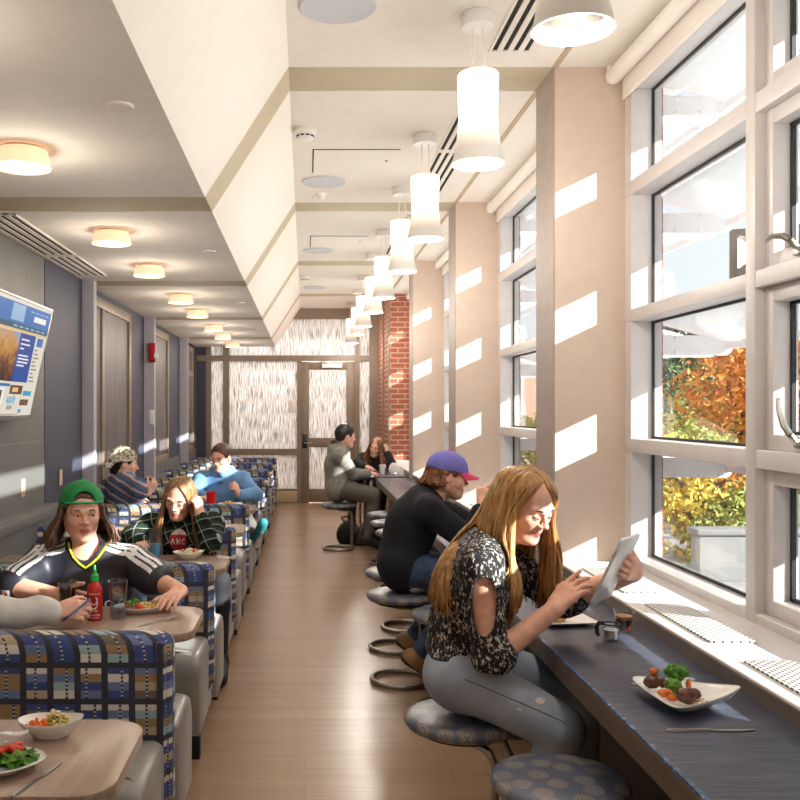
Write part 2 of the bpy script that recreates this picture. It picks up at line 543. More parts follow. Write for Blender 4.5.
# red brick
def brick(name, c1, c2, mort, axis):
    t = NT(name)
    br = t.n('ShaderNodeTexBrick', ins={'Scale': 1.0, 'Brick Width': .215, 'Row Height': .076, 'Mortar Size': .009, 'Color1': rgba(c1), 'Color2': rgba(c2), 'Mortar': rgba(mort)})
    sp = t.n('ShaderNodeSeparateXYZ'); cb = t.n('ShaderNodeCombineXYZ')
    t.link(t.coord(), sp.inputs[0])
    t.link(t.math('ADD', sp.outputs[0], sp.outputs[1]), cb.inputs[0]); t.link(sp.outputs[2], cb.inputs[1])
    t.link(cb.outputs[0], br.inputs['Vector'])
    nz = t.noise(t.coord(), 40, 3)
    t.base(t.mix(.25, br.outputs['Color'], t.ramp(nz, [(.3, (120, 60, 44)), (.7, (190, 120, 94))]))); t.set(.85)
    M[name] = t.m
brick('brick_red', (158, 80, 58), (176, 98, 70), (198, 176, 156), 0)
brick('brick_pale', (186, 138, 118), (198, 150, 128), (206, 186, 170), 0)
# woven upholstery: charcoal grid with rectangles of blue, cream, tan and aqua
t = NT('booth_pattern')
sp = t.n('ShaderNodeSeparateXYZ'); t.link(t.coord(), sp.inputs[0])
u = t.math('DIVIDE', t.math('ADD', t.math('ADD', sp.outputs[0], sp.outputs[1]), 10.0), .093)
v = t.math('DIVIDE', t.math('ADD', sp.outputs[2], .012), .124)
fu = t.math('FRACT', u); fv = t.math('FRACT', v); iu = t.math('FLOOR', u); iv = t.math('FLOOR', v)
band = t.math('FLOOR', t.math('MULTIPLY', fv, 4.4))
cb = t.n('ShaderNodeCombineXYZ'); t.link(iu, cb.inputs[0]); t.link(iv, cb.inputs[1]); t.link(band, cb.inputs[2])
wn = t.n('ShaderNodeTexWhiteNoise'); wn.noise_dimensions = '3D'; t.link(cb.outputs[0], wn.inputs['Vector'])
cc = t.ramp(wn.outputs['Value'], [(0, (62, 76, 130)), (.2, (214, 208, 196)), (.4, (150, 122, 86)), (.56, (150, 176, 182)), (.72, (106, 120, 162)), (.84, (112, 98, 88)), (.92, (178, 160, 134))], 'CONSTANT')
gap = t.math('MAXIMUM', t.math('GREATER_THAN', fu, .76), t.math('GREATER_THAN', fv, .84))
wn2 = t.n('ShaderNodeTexWhiteNoise'); wn2.noise_dimensions = '2D'
cb2 = t.n('ShaderNodeCombineXYZ'); t.link(iu, cb2.inputs[0]); t.link(iv, cb2.inputs[1]); t.link(cb2.outputs[0], wn2.inputs['Vector'])
pos = t.math('ADD', .2, t.math('MULTIPLY', wn2.outputs['Value'], .35))
st = t.math('LESS_THAN', t.math('ABSOLUTE', t.math('SUBTRACT', fu, pos)), .045)
dash = t.math('GREATER_THAN', t.math('FRACT', t.math('MULTIPLY', fv, 9.0)), .5)
c1 = t.mix(st, cc, t.mix(dash, (38, 38, 50), (170, 168, 176)))
fine = t.noise(t.mapped((400, 400, 400)), 1.0, 1)
t.base(t.mix(gap, c1, t.ramp(fine, [(.3, (44, 44, 56)), (.7, (66, 66, 78))]))); t.set(.75, spec=.3)
t.b.inputs['Sheen Weight'].default_value = .1
M['booth_pattern'] = t.m
# stool vinyl: slate blue with tan rosettes
t = NT('stool_vinyl')
vo = t.n('ShaderNodeTexVoronoi', ins={'Scale': 12.5, 'Randomness': .6}); vo.voronoi_dimensions = '2D'; t.link(t.coord(), vo.inputs['Vector'])
d = vo.outputs['Distance']
disc = t.math('LESS_THAN', d, .38)
ringm = t.math('MULTIPLY', disc, t.math('GREATER_THAN', t.math('SINE', t.math('MULTIPLY', d, 52)), -.35))
nz = t.noise(t.coord(), 8, 3)
t.base(t.mix(t.math('MULTIPLY', ringm, .75), t.ramp(nz, [(.3, (82, 92, 116)), (.7, (108, 112, 130))]), (166, 156, 136))); t.set(.38)
M['stool_vinyl'] = t.m
# denim, washed
t = NT('jean_light')
a = t.noise(t.coord(), 7, 3); b = t.noise(t.mapped((300, 300, 300)), 1, 1)
t.base(t.mix(.3, t.ramp(a, [(.3, (150, 166, 190)), (.72, (206, 216, 228))]), t.ramp(b, [(.3, (96, 110, 132)), (.7, (176, 186, 198))]))); t.set(.9, spec=.2)
t.bump(a, .25, .01)
M['jean_light'] = t.m
# blouse: black with broken cream flecks
t = NT('blouse_print')
vo = t.n('ShaderNodeTexVoronoi', ins={'Scale': 130.0}); vo.feature = 'F1'
ns = t.n('ShaderNodeTexNoise', ins={'Scale': 95.0, 'Detail': 3.0, 'Roughness': .7})
mp = t.mapped((1, 1, .55)); t.link(mp, ns.inputs['Vector']); t.link(mp, vo.inputs['Vector'])
s = t.math('ADD', ns.outputs['Fac'], t.math('MULTIPLY', vo.outputs['Distance'], .12))
t.base(t.ramp(s, [(.0, (30, 28, 30)), (.60, (40, 38, 40)), (.63, (130, 122, 116)), (.68, (206, 198, 190))])); t.set(.85, spec=.25)
M['blouse_print'] = t.m
# dark green tartan
t = NT('plaid_green')
sp = t.n('ShaderNodeSeparateXYZ'); t.link(t.mapped((1, 1, 1), rot=(.5, .35, .4)), sp.inputs[0])
def stripes(co, per, w):
    return t.math('LESS_THAN', t.math('FRACT', t.math('DIVIDE', co, per)), w)
wl = t.math('MAXIMUM', stripes(sp.outputs[0], .062, .07), stripes(sp.outputs[2], .062, .07))
gb = t.math('MULTIPLY', t.math('ADD', stripes(sp.outputs[0], .062, .5), stripes(sp.outputs[2], .062, .5)), .5)
t.base(t.mix(t.math('MULTIPLY', wl, .6), t.mix(gb, (20, 22, 24), (38, 56, 46)), (188, 192, 176))); t.set(.9, spec=.2)
M['plaid_green'] = t.m
# striped knit
t = NT('knit_striped')
sp = t.n('ShaderNodeSeparateXYZ'); t.link(t.coord(), sp.inputs[0])
w = t.noise(t.coord(), 9, 2)
ph = t.math('FRACT', t.math('DIVIDE', t.math('ADD', t.math('ADD', sp.outputs[2], t.math('MULTIPLY', sp.outputs[0], .5)), t.math('MULTIPLY', w, .05)), .075))
t.base(t.ramp(ph, [(0, (88, 106, 130)), (.42, (176, 92, 78)), (.55, (206, 196, 190)), (.66, (120, 140, 164)), (.85, (70, 84, 108))], 'CONSTANT')); t.set(.9, spec=.2)
M['knit_striped'] = t.m
# pale camouflage cap
t = NT('cap_camo')
a = t.noise(t.coord(), 26, 3)
t.base(t.ramp(a, [(0, (112, 96, 76)), (.44, (176, 164, 140)), (.52, (222, 214, 198)), (.62, (140, 138, 112))], 'CONSTANT')); t.set(.85)
M['cap_camo'] = t.m
# hair
def hairmat(name, dark, mid, light, sc=(60, 60, 3)):
    t = NT(name)
    g = t.noise(t.mapped(sc), 1.0, 4, .6)
    t.base(t.ramp(g, [(.25, dark), (.5, mid), (.75, light)])); t.set(.36, spec=.5)
    M[name] = t.m
hairmat('hair_blonde', (98, 66, 34), (168, 122, 68), (214, 172, 108))
hairmat('hair_dark_blonde', (96, 66, 40), (150, 112, 72), (188, 152, 106))
hairmat('hair_brown', (50, 32, 22), (88, 58, 40), (122, 84, 58))
hairmat('hair_curly', (58, 34, 22), (120, 74, 46), (176, 116, 76), (90, 90, 30))
hairmat('hair_black', (18, 14, 14), (34, 28, 26), (56, 46, 42))
# perforated sill plates
t = NT('perforated_plate')
sp = t.n('ShaderNodeSeparateXYZ'); t.link(t.coord(), sp.inputs[0])
a = t.math('SUBTRACT', t.math('FRACT', t.math('DIVIDE', sp.outputs[0], .0145)), .5)
row = t.math('FLOOR', t.math('DIVIDE', sp.outputs[0], .0145))
b = t.math('SUBTRACT', t.math('FRACT', t.math('ADD', t.math('DIVIDE', sp.outputs[1], .026), t.math('MULTIPLY', row, .5))), .5)
hole = t.math('MULTIPLY', t.math('LESS_THAN', t.math('ABSOLUTE', a), .27), t.math('LESS_THAN', t.math('ABSOLUTE', b), .3))
t.base(t.mix(hole, (226, 222, 220), (70, 66, 66))); t.set(.4)
M['perforated_plate'] = t.m
# television picture: pale web page with blue header, mountain photo and small pictures
def screen(name, c, s=.75):
    t = NT(name); t.base((10, 10, 12)); t.set(.15)
    t.b.inputs['Emission Color'].default_value = rgba(c); t.b.inputs['Emission Strength'].default_value = s
    M[name] = t.m
for nm, c in (('screen_page', (226, 222, 206)), ('screen_blue', (54, 122, 186)), ('screen_navy', (34, 82, 160)), ('screen_teal', (50, 98, 118)), ('screen_white', (242, 242, 240)),
              ('screen_sand', (226, 196, 140)), ('screen_aqua', (60, 160, 206)), ('screen_pale', (150, 190, 220)), ('screen_brown', (110, 70, 54)), ('screen_text', (120, 116, 108))):
    screen(nm, c)
t = NT('screen_mountain')
sp = t.n('ShaderNodeSeparateXYZ'); t.link(t.coord(), sp.inputs[0])
nz = t.noise(t.coord(), 14, 5, .7)
hh = t.math('ADD', t.math('MULTIPLY', t.math('SUBTRACT', sp.outputs[2], .22), 2.9), t.math('MULTIPLY', t.math('SUBTRACT', nz, .5), 1.3))
c = t.ramp(t.math('ADD', hh, 0.0), [(0, (64, 48, 40)), (.25, (110, 74, 58)), (.5, (190, 136, 72)), (.75, (210, 164, 104)), (.9, (150, 170, 200))])
t.base((10, 10, 12)); t.set(.15); t.link(c, t.b.inputs['Emission Color']); t.b.inputs['Emission Strength'].default_value = .7
M['screen_mountain'] = t.m
# ================================================================ THE ROOM
XL, XR, XG = -1.84, 1.60, 1.70          # left wall, window frame face, glass
Y0, Y1 = -2.6, 15.3
ZC, ZS = 3.31, 2.66                     # ceiling, soffit
XS, XT = -.50, -.082                    # soffit edge, top of the slope
BANDS = [-1.40+2.95*k for k in range(6)]     # -1.4 1.55 4.5 7.45 10.4 13.35
BW = .34
b = MB(); b.box(XL-.3, XR+.4, Y0, Y1+.6, -.1, 0); struct(b, 'floor', 'floor_planks')
def cuts():
    """bays and bands along the room"""
    out = []; y = Y0
    for s in BANDS:
        out.append((y, s, False)); out.append((s, s+BW, True)); y = s+BW
    out.append((y, Y1, False)); return out
b = MB(); bb = MB(); c = MB(); cb_ = MB(); d = MB(); db = MB()
for y0, y1, band in cuts():
    if band:
        bb.box(XT, XR+.35, y0, y1, ZC+.004, ZC+.12); cb_.box(XL-.3, XS+.004, y0, y1, ZS+.004, ZS+.12)
    else:
        b.box(XT, XR+.35, y0, y1, ZC, ZC+.12); c.box(XL-.3, XS, y0, y1, ZS, ZS+.12)
    m = db if band else d
    o = 0
    m.rings([[(XS+o, y0, ZS), (XT+o, y0, ZC), (XT-.06, y0, ZC+.1), (XS-.1, y0, ZS+.05)], [(XS+o, y1, ZS), (XT+o, y1, ZC), (XT-.06, y1, ZC+.1), (XS-.1, y1, ZS+.05)]])
struct(b, 'ceiling', 'ceiling_paint'); struct(c, 'ceiling_soffit', 'soffit_paint'); struct(d, 'ceiling_slope', 'slope_paint')
struct(bb, 'trim_1', 'band_paint'); struct(cb_, 'trim_2', 'band_paint'); struct(db, 'trim_3', 'band_paint')
# blocking above the soffit so that no daylight comes over it
b = MB(); b.box(XL-.3, XR+.35, Y0, Y1+.6, ZC+.12, ZC+.2); struct(b, 'roof', 'concrete')
# shadow-gap strip along the window head
b = MB()
for y0, y1, band in cuts():
    if not band: b.box(1.235, 1.262, y0, y1, ZC-.006, ZC)
struct(b, 'trim_4', 'tan_trim')
# wall behind the camera
b = MB(); b.box(XL-.3, XR+.4, Y0-.15, Y0, 0, ZC+.1); struct(b, 'wall_back', 'column_paint')
# ---------------------------------------------------------------- left wall
b = MB(); b.box(XL-.3, XL-.02, Y0, Y1, 0, ZS+.1); struct(b, 'wall_left', 'wall_blue')
b = MB(); b.box(XL-.02, XL+.004, Y0, 6.34, .9, ZS); b.box(XL-.02, XL+.004, 7.62, 9.36, .0, .93); b.box(XL-.02, XL+.004, 10.6, 15.2, 0, .93)
struct(b, 'wall_left_tiles', 'wall_tile')
b = MB(); b.box(XL, XL+.008, 6.34, 7.4, .79, ZS); struct(b, 'wall_left_panel', 'wall_blue')
b = MB(); b.box(XL-.02, XL+.075, Y0, 6.36, 0, .86); b.box(XL-.02, XL+.10, Y0, 6.37, .86, .94, .004)
b.box(XL-.02, XL+.06, 6.37, 15.2, 0, .79, .004)
struct(b, 'baseboard_left', 'wall_tile')
b = MB()
for y in (7.42, 10.40, 13.35): b.box(XL-.02, XL+.098, y, y+.10, 0, ZS)
struct(b, 'trim_5', 'wall_fin')
n = 0
for (ya, yb, ymid, z0, z1) in ((7.56, 9.36, 8.05, .80, 2.585), (10.54, 11.95, None, .93, 2.585), (13.5, 14.6, None, .93, 2.585)):
    n += 1
    f = MB(); w = .09; xo = XL+.012
    f.box(XL-.02, xo+.020, ya+w-.01, yb-w+.01, z1-w, z1, .003); f.box(XL-.02, xo+.020, ya+w-.01, yb-w+.01, z0, z0+w, .003)
    f.box(XL-.02, xo+.022, ya, ya+w, z0, z1, .003); f.box(XL-.02, xo+.022, yb-w, yb, z0, z1, .003)
    if ymid: f.box(XL-.02, xo+.018, ymid, ymid+.08, z0+.01, z1-.01, .003)
    if n == 3: f.box(XL-.02, xo+.018, ya+.02, yb-.02, 2.12, 2.2, .003)
    fr = struct(f, 'trim_%d' % (5+n), 'taupe_metal')
    p = MB(); p.box(XL-.01, XL+.012, ya+.03, yb-.03, z0+.03, z1-.03); p.build('panel', 'grain_panel', fr)
# ---------------------------------------------------------------- window wall
b = MB()
for i, y in enumerate(BANDS[:5]):
    b.box(1.25, XR+.15, y, y+BW, 0, ZC+.05)
cols = struct(b, 'column', 'column_paint')
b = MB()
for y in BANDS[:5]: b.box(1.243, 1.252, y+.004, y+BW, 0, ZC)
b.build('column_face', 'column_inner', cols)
b = MB()
for y in BANDS[:5]: b.box(XR+.15, XR+.17, y-.05, y+BW+.02, -1.2, ZC+.3)
struct(b, 'wall_outside', 'brick_red')
b = MB(); b.box(1.25, XR+.34, BANDS[5], Y1, 0, ZC+.1); struct(b, 'wall_right_brick', 'brick_red')
b = MB()
b.box(1.236, 1.262, BANDS[5]-.012, BANDS[5]+.02, 0, ZC); b.box(1.225, 1.26, 14.2, 14.32, 0, ZC)
struct(b, 'trim_9', 'taupe_metal')
b = MB(); b.box(1.265, XR+.34, Y0, BANDS[5], -.1, .79); struct(b, 'wall_right', 'panel_dark')
b = MB(); b.box(XR-.02, XR+.34, Y0, BANDS[5], 3.24, ZC+.12); struct(b, 'wall_right_head', 'frame_metal')
b = MB(); b.box(1.258, XR+.02, Y0, BANDS[5], .792, .84, .004)
sill = struct(b, 'sill', 'sill_white')
b = MB(); b.box(1.25, 1.262, Y0, BANDS[5], .60, .834); b.build('fascia', 'fascia_brown', sill)
RAILS = ((.835, .875), (1.39, 1.455), (2.03, 2.09), (2.65, 2.72), (3.17, 3.26))
def window(k, ya, yb):
    ym = ya+1.30
    f = MB()
    for z0, z1 in RAILS: f.box(XR-.003, XR+.148, ya-.001, yb+.001, z0, z1, .003)
    f.box(XR, XR+.15, ya, ya+.05, .8, 3.26); f.box(XR, XR+.15, yb-.085, yb, .8, 3.26)
    f.box(XR-.006, XR+.146, ym, ym+.068, .836, 3.25, .003)
    w = struct(f, 'window_%d' % k, 'frame_metal')
    rows = [(RAILS[i][1], RAILS[i+1][0]) for i in range(4)]
    for i, (z0, z1) in enumerate(rows):
        ha, hb = ym+.068, yb-.085
        g = MB(); t_ = .012
        for (p, q, r, s) in ((ha, ha+t_, z0, z1), (hb-t_, hb, z0, z1), (ha, hb, z0, z0+t_), (ha, hb, z1-t_, z1)): g.box(XG, XG+.012, p, q, r, s)
        # casement sash in the other half of the opening
        s_ = MB(); na, nb = ya+.05, ym; v = .055
        for (p, q, r, s) in ((na, na+v, z0, z1), (nb-v, nb, z0, z1), (na+v-.005, nb-v+.005, z0, z0+v), (na+v-.005, nb-v+.005, z1-v, z1)): s_.box(XR+.03+(.002 if p > na and q < nb else 0), XR+.12, p, q, r, s, .004)
        sash = s_.build('sash', 'frame_metal', w)
        for (p, q, r, s) in ((na+v, na+v+t_, z0+v, z1-v), (nb-v-t_, nb-v, z0+v, z1-v), (na+v, nb-v, z0+v, z0+v+t_), (na+v, nb-v, z1-v-t_, z1-v)): g.box(XG-.01, XG+.005, p, q, r, s)
        g.build('gasket', 'gasket', w)
        p = MB(); p.box(XG+.004, XG+.008, ha, hb, z0, z1); p.build('pane', 'window_glass', w)
        p = MB(); p.box(XG, XG+.004, na+v, nb-v, z0+v, z1-v); p.build('pane', 'window_glass', w)
        if i in (1, 2):
            h = MB(); y = nb-.26; z = z0+.03
            h.box(XR+.012, XR+.034, y-.045, y+.045, z-.016, z+.016, .004)
            h.tube([(XR+.02, y, z), (XR-.005, y, z+.01), (XR-.02, y, z+.03)], .010, 8)
            if i == 2: h.tube([(XR-.02, y, z+.03), (XR-.03, y+.03, z+.05), (XR-.032, y+.09, z+.06), (XR-.03, y+.13, z+.052)], [.011, .011, .009, .007], 8)
            else: h.tube([(XR-.02, y, z+.03), (XR-.03, y+.02, z+.06), (XR-.03, y+.05, z+.11), (XR-.028, y+.06, z+.15)], [.011, .011, .009, .007], 8)
            h.build('handle', 'steel', sash)
    return w
for k, s in enumerate(BANDS[:5]): window(k+1, s+BW, BANDS[k+1])
# roller shades, rolled up at each window head
for k in (1, 2, 3, 4):
    ya, yb = BANDS[k]+BW, BANDS[k+1]
    t = thing('roller_shade', ['', 'white rolled roller shade above the window with the lever handles, nearest of the row', 'white rolled roller shade just past the first wide beige column', 'white rolled roller shade between the second and third beige columns',
              'white rolled roller shade close to the brick pier'][k], 'roller shade', (1.535, (ya+yb)/2, 3.255), 0, 'roller shades at the window heads')
    b = MB(); L = (yb-ya)/2-.02
    b.tube([(0, -L, 0), (0, L, 0)], .040, 20); b.build('roll', 'shade_fabric', t)
    b = MB(); b.box(.046, .052, -L, L, -.10, .0); b.box(.043, .055, -L, L, -.118, -.10, .003); b.build('hem', 'shade_fabric', t)
    for u in (-L-.012, L):
        b = MB(); b.box(-.03, .03, u, u+.012, -.03, .068, .004); b.build('bracket', 'white_plastic', t)
# perforated plates lying in the sill
for i, y in enumerate([-0.4, .38+.0, 1.17-.02, 2.13, 2.92, 3.71, 5.05, 5.84, 6.63, 8.0, 8.79, 9.58]):
    if y < 2: continue
    lab = {2.13: 'white perforated vent plate in the sill behind the broccoli dish', 2.92: 'white perforated vent plate in the sill past the espresso glass', 3.71: 'white perforated vent plate in the sill behind the tablet'}.get(y)
    b = MB(); b.prism(rounded(-.078, .078, -.285, .285, .008, 3), 0, .006, .001)
    b.mi = 0
    o = b.build('vent_plate', 'perforated_plate'); o.location = (1.392, y+.285, .841)
    tag(o, lab or 'white perforated vent plate in the sill beyond the wide beige column', 'vent', 'vent plates in the window sill')
# ---------------------------------------------------------------- end wall: framed etched glass with a door
Z = lambda y: EYE-(y-409)*Y1/900
X = lambda x: (x-305)*Y1/900
f = MB(); ya, yb = Y1, Y1+.09
VB = [(X(190), X(196)), (X(206), X(211)), (X(223), X(229)), (X(297), X(301.5)), (X(355), X(359.5)), (X(370), X(389))]
for i, (a, c_) in enumerate(VB[:5]): f.box(a, c_, ya+.001*i, yb-.001*i, 0, Z(358) if i == 3 else ZC)
f.box(X(369.5), X(382), ya, yb, 0, ZC)
f.box(XL, XR, ya-.003, yb, Z(361), Z(355.5)); f.box(XL, XR, ya-.003, yb, Z(319), ZC)
f.box(X(206), X(301), ya-.006, yb, Z(455), Z(449)); f.box(X(206), X(301), ya, yb, 0, Z(489))
f.box(X(356), X(372), ya, yb, 0, Z(489))
end = struct(f, 'wall_end', 'taupe_metal')
b = MB(); b.box(XL-.1, X(207), ya+.01, yb, 0, ZS); b.build('side_panel', 'wall_blue', end)
b = MB(); b.box(X(211), X(297), ya-.01, ya, .02, Z(491), .002); b.build('kick_panel', 'tan_trim', end)
for nm, (a, c_, z0, z1) in enumerate(((X(211), X(223), Z(449), Z(361)), (X(211), X(223), Z(355.5), Z(319)), (X(229), X(297), Z(449), Z(361)), (X(229), X(297), Z(489), Z(455)), (X(211), X(223), Z(489), Z(455)),
        (X(229), X(355), Z(355.5), Z(319)), (X(359.5), X(370), Z(489), Z(361)), (X(359.5), X(370), Z(355.5), Z(319)))):
    b = MB(); b.box(a, c_, ya+.035, ya+.05, z0, z1); b.build('glass_panel', 'etched_glass', end)
d = MB()
dx0, dx1 = X(301.5), X(355)
for (a, c_, z0, z1) in ((dx0, X(309), 0, Z(361.5)), (X(346.5), dx1, 0, Z(361.5)), (X(308), X(347), Z(369.5), Z(362)), (X(308), X(347), Z(447), Z(438)), (X(308), X(347), .015, Z(489))): d.box(a, c_, ya+(.01 if a == dx0 or c_ == dx1 else .013), ya+(.06 if a == dx0 or c_ == dx1 else .057), z0, z1, .003)
door = struct(d, 'door_1', 'taupe_metal')
for z0, z1 in ((Z(438), Z(369.5)), (Z(489), Z(447))):
    b = MB(); b.box(X(309), X(346.5), ya+.028, ya+.042, z0, z1); b.build('glass_panel', 'etched_glass', door)
b = MB(); b.box(X(302.5), X(307), ya-.012, ya+.01, Z(448), Z(434), .004); b.build('lock_plate', 'black_plastic', door)
b = MB(); b.tube([(X(304.8), ya-.01, Z(443)), (X(304.8), ya-.06, Z(443)), (X(311.5), ya-.065, Z(442.6))], .012, 10); b.build('door_handle', 'steel', door)
b = MB(); b.box(X(322), X(342), ya-.055, ya+.01, Z(368), Z(363.5), .006); b.tube([(X(332), ya-.05, Z(363.5)), (X(326), ya-.10, Z(362.5)), (X(320), ya-.02, Z(361.5))], .01, 8); b.build('door_closer', 'white_plastic', door)
b = MB(); b.box(X(288), X(295), ya+.015, ya+.034, Z(413), Z(400), .003)
s = b.build('glass_notice', 'soffit_paint'); tag(s, 'small grey notice plate on the etched glass beside the door', 'sign')
# corridor behind the etched glass
b = MB(); b.box(XL-.3, XR+.4, Y1+2.2, Y1+2.3, -.1, ZC+.2); b.box(XL-.4, XL-.3, Y1, Y1+2.3, -.1, ZC+.2); b.box(XR+.4, XR+.5, Y1, Y1+2.3, -.1, ZC+.2)
b.box(XL-.3, XR+.4, Y1+.1, Y1+2.3, ZC+.1, ZC+.2); b.box(XL-.3, XR+.4, Y1+.09, Y1+2.3, -.1, -.02)
struct(b, 'wall_corridor', 'ceiling_paint')
# ---------------------------------------------------------------- sun shades outside (structure of the facade)
for k in range(5):
    ya, yb = BANDS[k]+.2, BANDS[k+1]+.02
    for z in (1.33, 1.945, 2.56, 3.15):
        b = MB()
        b.rings([[(1.76, y, z+.10), (2.13, y, z), (2.13, y, z-.015), (1.76, y, z+.085)] for y in (ya, yb)])
        b.box(2.11, 2.135, ya, yb, z-.045, z)
        o = b.build('sunshade', 'louver_white'); tag(o, kind='structure')
        e = MB()
        for y in (ya-.012, yb):
            e.rings([[(p[0], yy, p[1]) for p in rounded(1.78, 2.15, z-.075, z+.025, .045, 6, (1, 1, 0, 0))] for yy in (y, y+.014)])
            for px in (1.86, 1.98, 2.08):
                for pz in (z-.06, z+.01): e.ball((px, y-.001, pz), .007, 8, 6)
        e.build('end_plate', 'louver_white', o)
# ================================================================ CEILING FIXTURES
def point(name, loc, watts, col=(1, .86, .70), r=.06, typ='POINT', **kw):
    l = bpy.data.lights.new(name, typ); l.energy = watts; l.color = col
    if typ == 'POINT' or typ == 'SPOT': l.shadow_soft_size = r
    for a, v in kw.items(): setattr(l, a, v)
    o = bpy.data.objects.new(name, l); COL.objects.link(o); o.location = loc
    return o
def make_pendant():
    t = thing('pendant_lamp', '', 'lamp', group='white glass pendants over the window counter')
    b = MB(); b.lathe([(.0, 0), (.071, 0), (.074, -.004), (.074, -.052), (.070, -.058), (0, -.058)], n=28); b.build('canopy', 'white_plastic', t)
    for dx in (-.022, .022):
        b = MB(); b.tube([(dx, 0, -.058), (dx*1.05+.002, 0, -.15), (dx*1.3, .003, -.262)], .0042, 8); b.build('cable', 'soffit_paint', t)
    b = MB(); b.lathe([(.02, -.255), (.084, -.258), (.089, -.266), (.087, -.34), (.084, -.42), (.085, -.48), (.092, -.54), (.103, -.60), (.113, -.645), (.1135, -.650), (.109, -.651), (.103, -.638), (.098, -.60)], n=36, caps=False)
    b.build('shade', 'pendant_shade', t)
    b = MB(); b.lathe([(.1075, -.645), (.094, -.585), (.080, -.52), (.05, -.49), (0, -.485)], n=36, caps=False); b.build('reflector', 'chrome', t)
    b = MB(); b.ball((0, 0, -.53), .03, 14, 10); b.build('bulb', 'bulb', t)
    return t
PY = [2.52, 3.90, 5.62, 6.96, 8.62, 9.93, 11.6, 12.9, 14.5]
PL = ['white glass pendant cut off by the top of the photo, showing its chrome reflector', 'white glass pendant whose whole canopy and two cords show, largest complete one',
      'white glass pendant third along the counter row', 'white glass pendant fourth along the counter row', 'white glass pendant fifth along the counter row',
      'white glass pendant sixth along the counter row', 'white glass pendant seventh along the counter row', 'white glass pendant second from the etched glass wall', 'white glass pendant last before the etched glass wall']
pend = make_pendant()
for i, y in enumerate(PY):
    o = pend if i == 0 else copy_tree(pend)
    o.location = (.75, y, ZC); o['label'] = PL[i]
    point('pendant_light', (.75, y, ZC-.74), 20.0, col=(1, .93, .84), r=.10)
def make_soffit():
    t = thing('ceiling_light', '', 'ceiling light', group='drum ceiling lights under the soffit')
    b = MB(); b.lathe([(0, 0), (.088, 0), (.088, -.012), (0, -.012)], n=28); b.build('base_plate', 'steel', t)
    b = MB(); b.lathe([(.098, -.010), (.100, -.013), (.116, -.076), (.114, -.080), (.108, -.078), (.094, -.014)], n=32, caps=False); b.build('shade', 'soffit_glow', t)
    b = MB(); b.lathe([(.112, -.074), (.08, -.080), (0, -.083)], n=32, caps=False); b.build('diffuser', 'soffit_lens', t)
    return t
SY = [.75, 2.36, 3.66, 5.35, 6.64, 8.33, 9.62, 11.32, 12.6, 14.3]  # first two carry the row on out of view, added to brighten the soffit
SL = ['glowing drum ceiling light behind the camera', 'glowing drum ceiling light just outside the photo over the nearest table', 'glowing drum ceiling light nearest the camera, cut by the photo edge', 'glowing drum ceiling light next to the slotted soffit vent', 'third glowing drum light along the soffit', 'fourth glowing drum light along the soffit',
      'fifth glowing drum light along the soffit', 'sixth glowing drum light along the soffit', 'second glowing drum light from the far end of the soffit', 'last glowing drum light at the far end of the soffit']
so = make_soffit()
for i, y in enumerate(SY):
    o = so if i == 0 else copy_tree(so)
    o.location = (-1.15, y, ZS); o['label'] = SL[i]
    point('soffit_light', (-1.15, y, ZS-.26), 5.0, col=(1, .88, .74), r=.10)
# round speakers
def disc(name, mat, r, h, loc, label, cat, group=None, lip=.004):
    b = MB(); b.lathe([(0, 0), (r, 0), (r, -h*.6), (r-lip, -h), (r*.9, -h*.8), (0, -h*.9)], n=36)
    o = b.build(name, mat); o.location = loc
    return tag(o, label, cat, group)
for y, l in ((3.81, 'round white ceiling speaker cut by the top edge of the photo'), (6.76, 'round white ceiling speaker beside the small sprinkler'), (9.7, 'round white ceiling speaker past the second tan ceiling band'), (12.65, 'round white ceiling speaker near the etched glass wall')):
    disc('ceiling_speaker', 'speaker_grille', .165, .012, (.14, y, ZC), l, 'speaker', 'round ceiling speakers')
for y, l in ((3.14, 'small round blank cover on the soffit nearest the camera'), (6.04, 'small round blank cover on the soffit near the slotted vent'), (8.95, 'small round blank cover midway along the soffit'), (11.9, 'small round blank cover at the far part of the soffit')):
    disc('ceiling_cover', 'soffit_paint', .047, .010, (-.645, y, ZS), l, 'ceiling cover', 'blank covers on the soffit')
for y, l in ((5.5, 'white smoke detector beside the sloped ceiling, nearer the camera'), (11.6, 'white smoke detector beside the sloped ceiling, farther along')):
    t = thing('smoke_detector', l, 'smoke detector', (.0, y, ZC), 0, 'smoke detectors')
    b = MB(); b.lathe([(0, 0), (.066, 0), (.07, -.02), (.06, -.034), (0, -.034)], n=28); b.build('base', 'white_plastic', t)
    b = MB(); b.lathe([(0, -.034), (.052, -.034), (.05, -.058), (.04, -.064), (0, -.064)], n=24); b.build('head', 'white_plastic', t)
    b = MB()
    for a in range(10):
        q = 2*PI*a/10; b.box(-.011, .011, -.004, .004, -.05, -.042, mtx=Matrix.Translation((.05*math.cos(q), .05*math.sin(q), 0)) @ Matrix.Rotation(q+PI/2, 4, 'Z'))
    b.build('slot', 'dark_slot', t)
for y, l in ((7.15, 'small white ceiling sprinkler behind the second round speaker'),):
    t = thing('ceiling_sprinkler', l, 'sprinkler', (.13, y, ZC))
    b = MB(); b.lathe([(0, 0), (.045, 0), (.04, -.008), (.026, -.012), (.022, -.05), (0, -.055)], n=20); b.build('cup', 'white_plastic', t)
    b = MB(); b.tube([(0, 0, -.035), (-.04, 0, -.04), (-.075, 0, -.03)], .012, 10); b.build('nozzle', 'white_plastic', t)
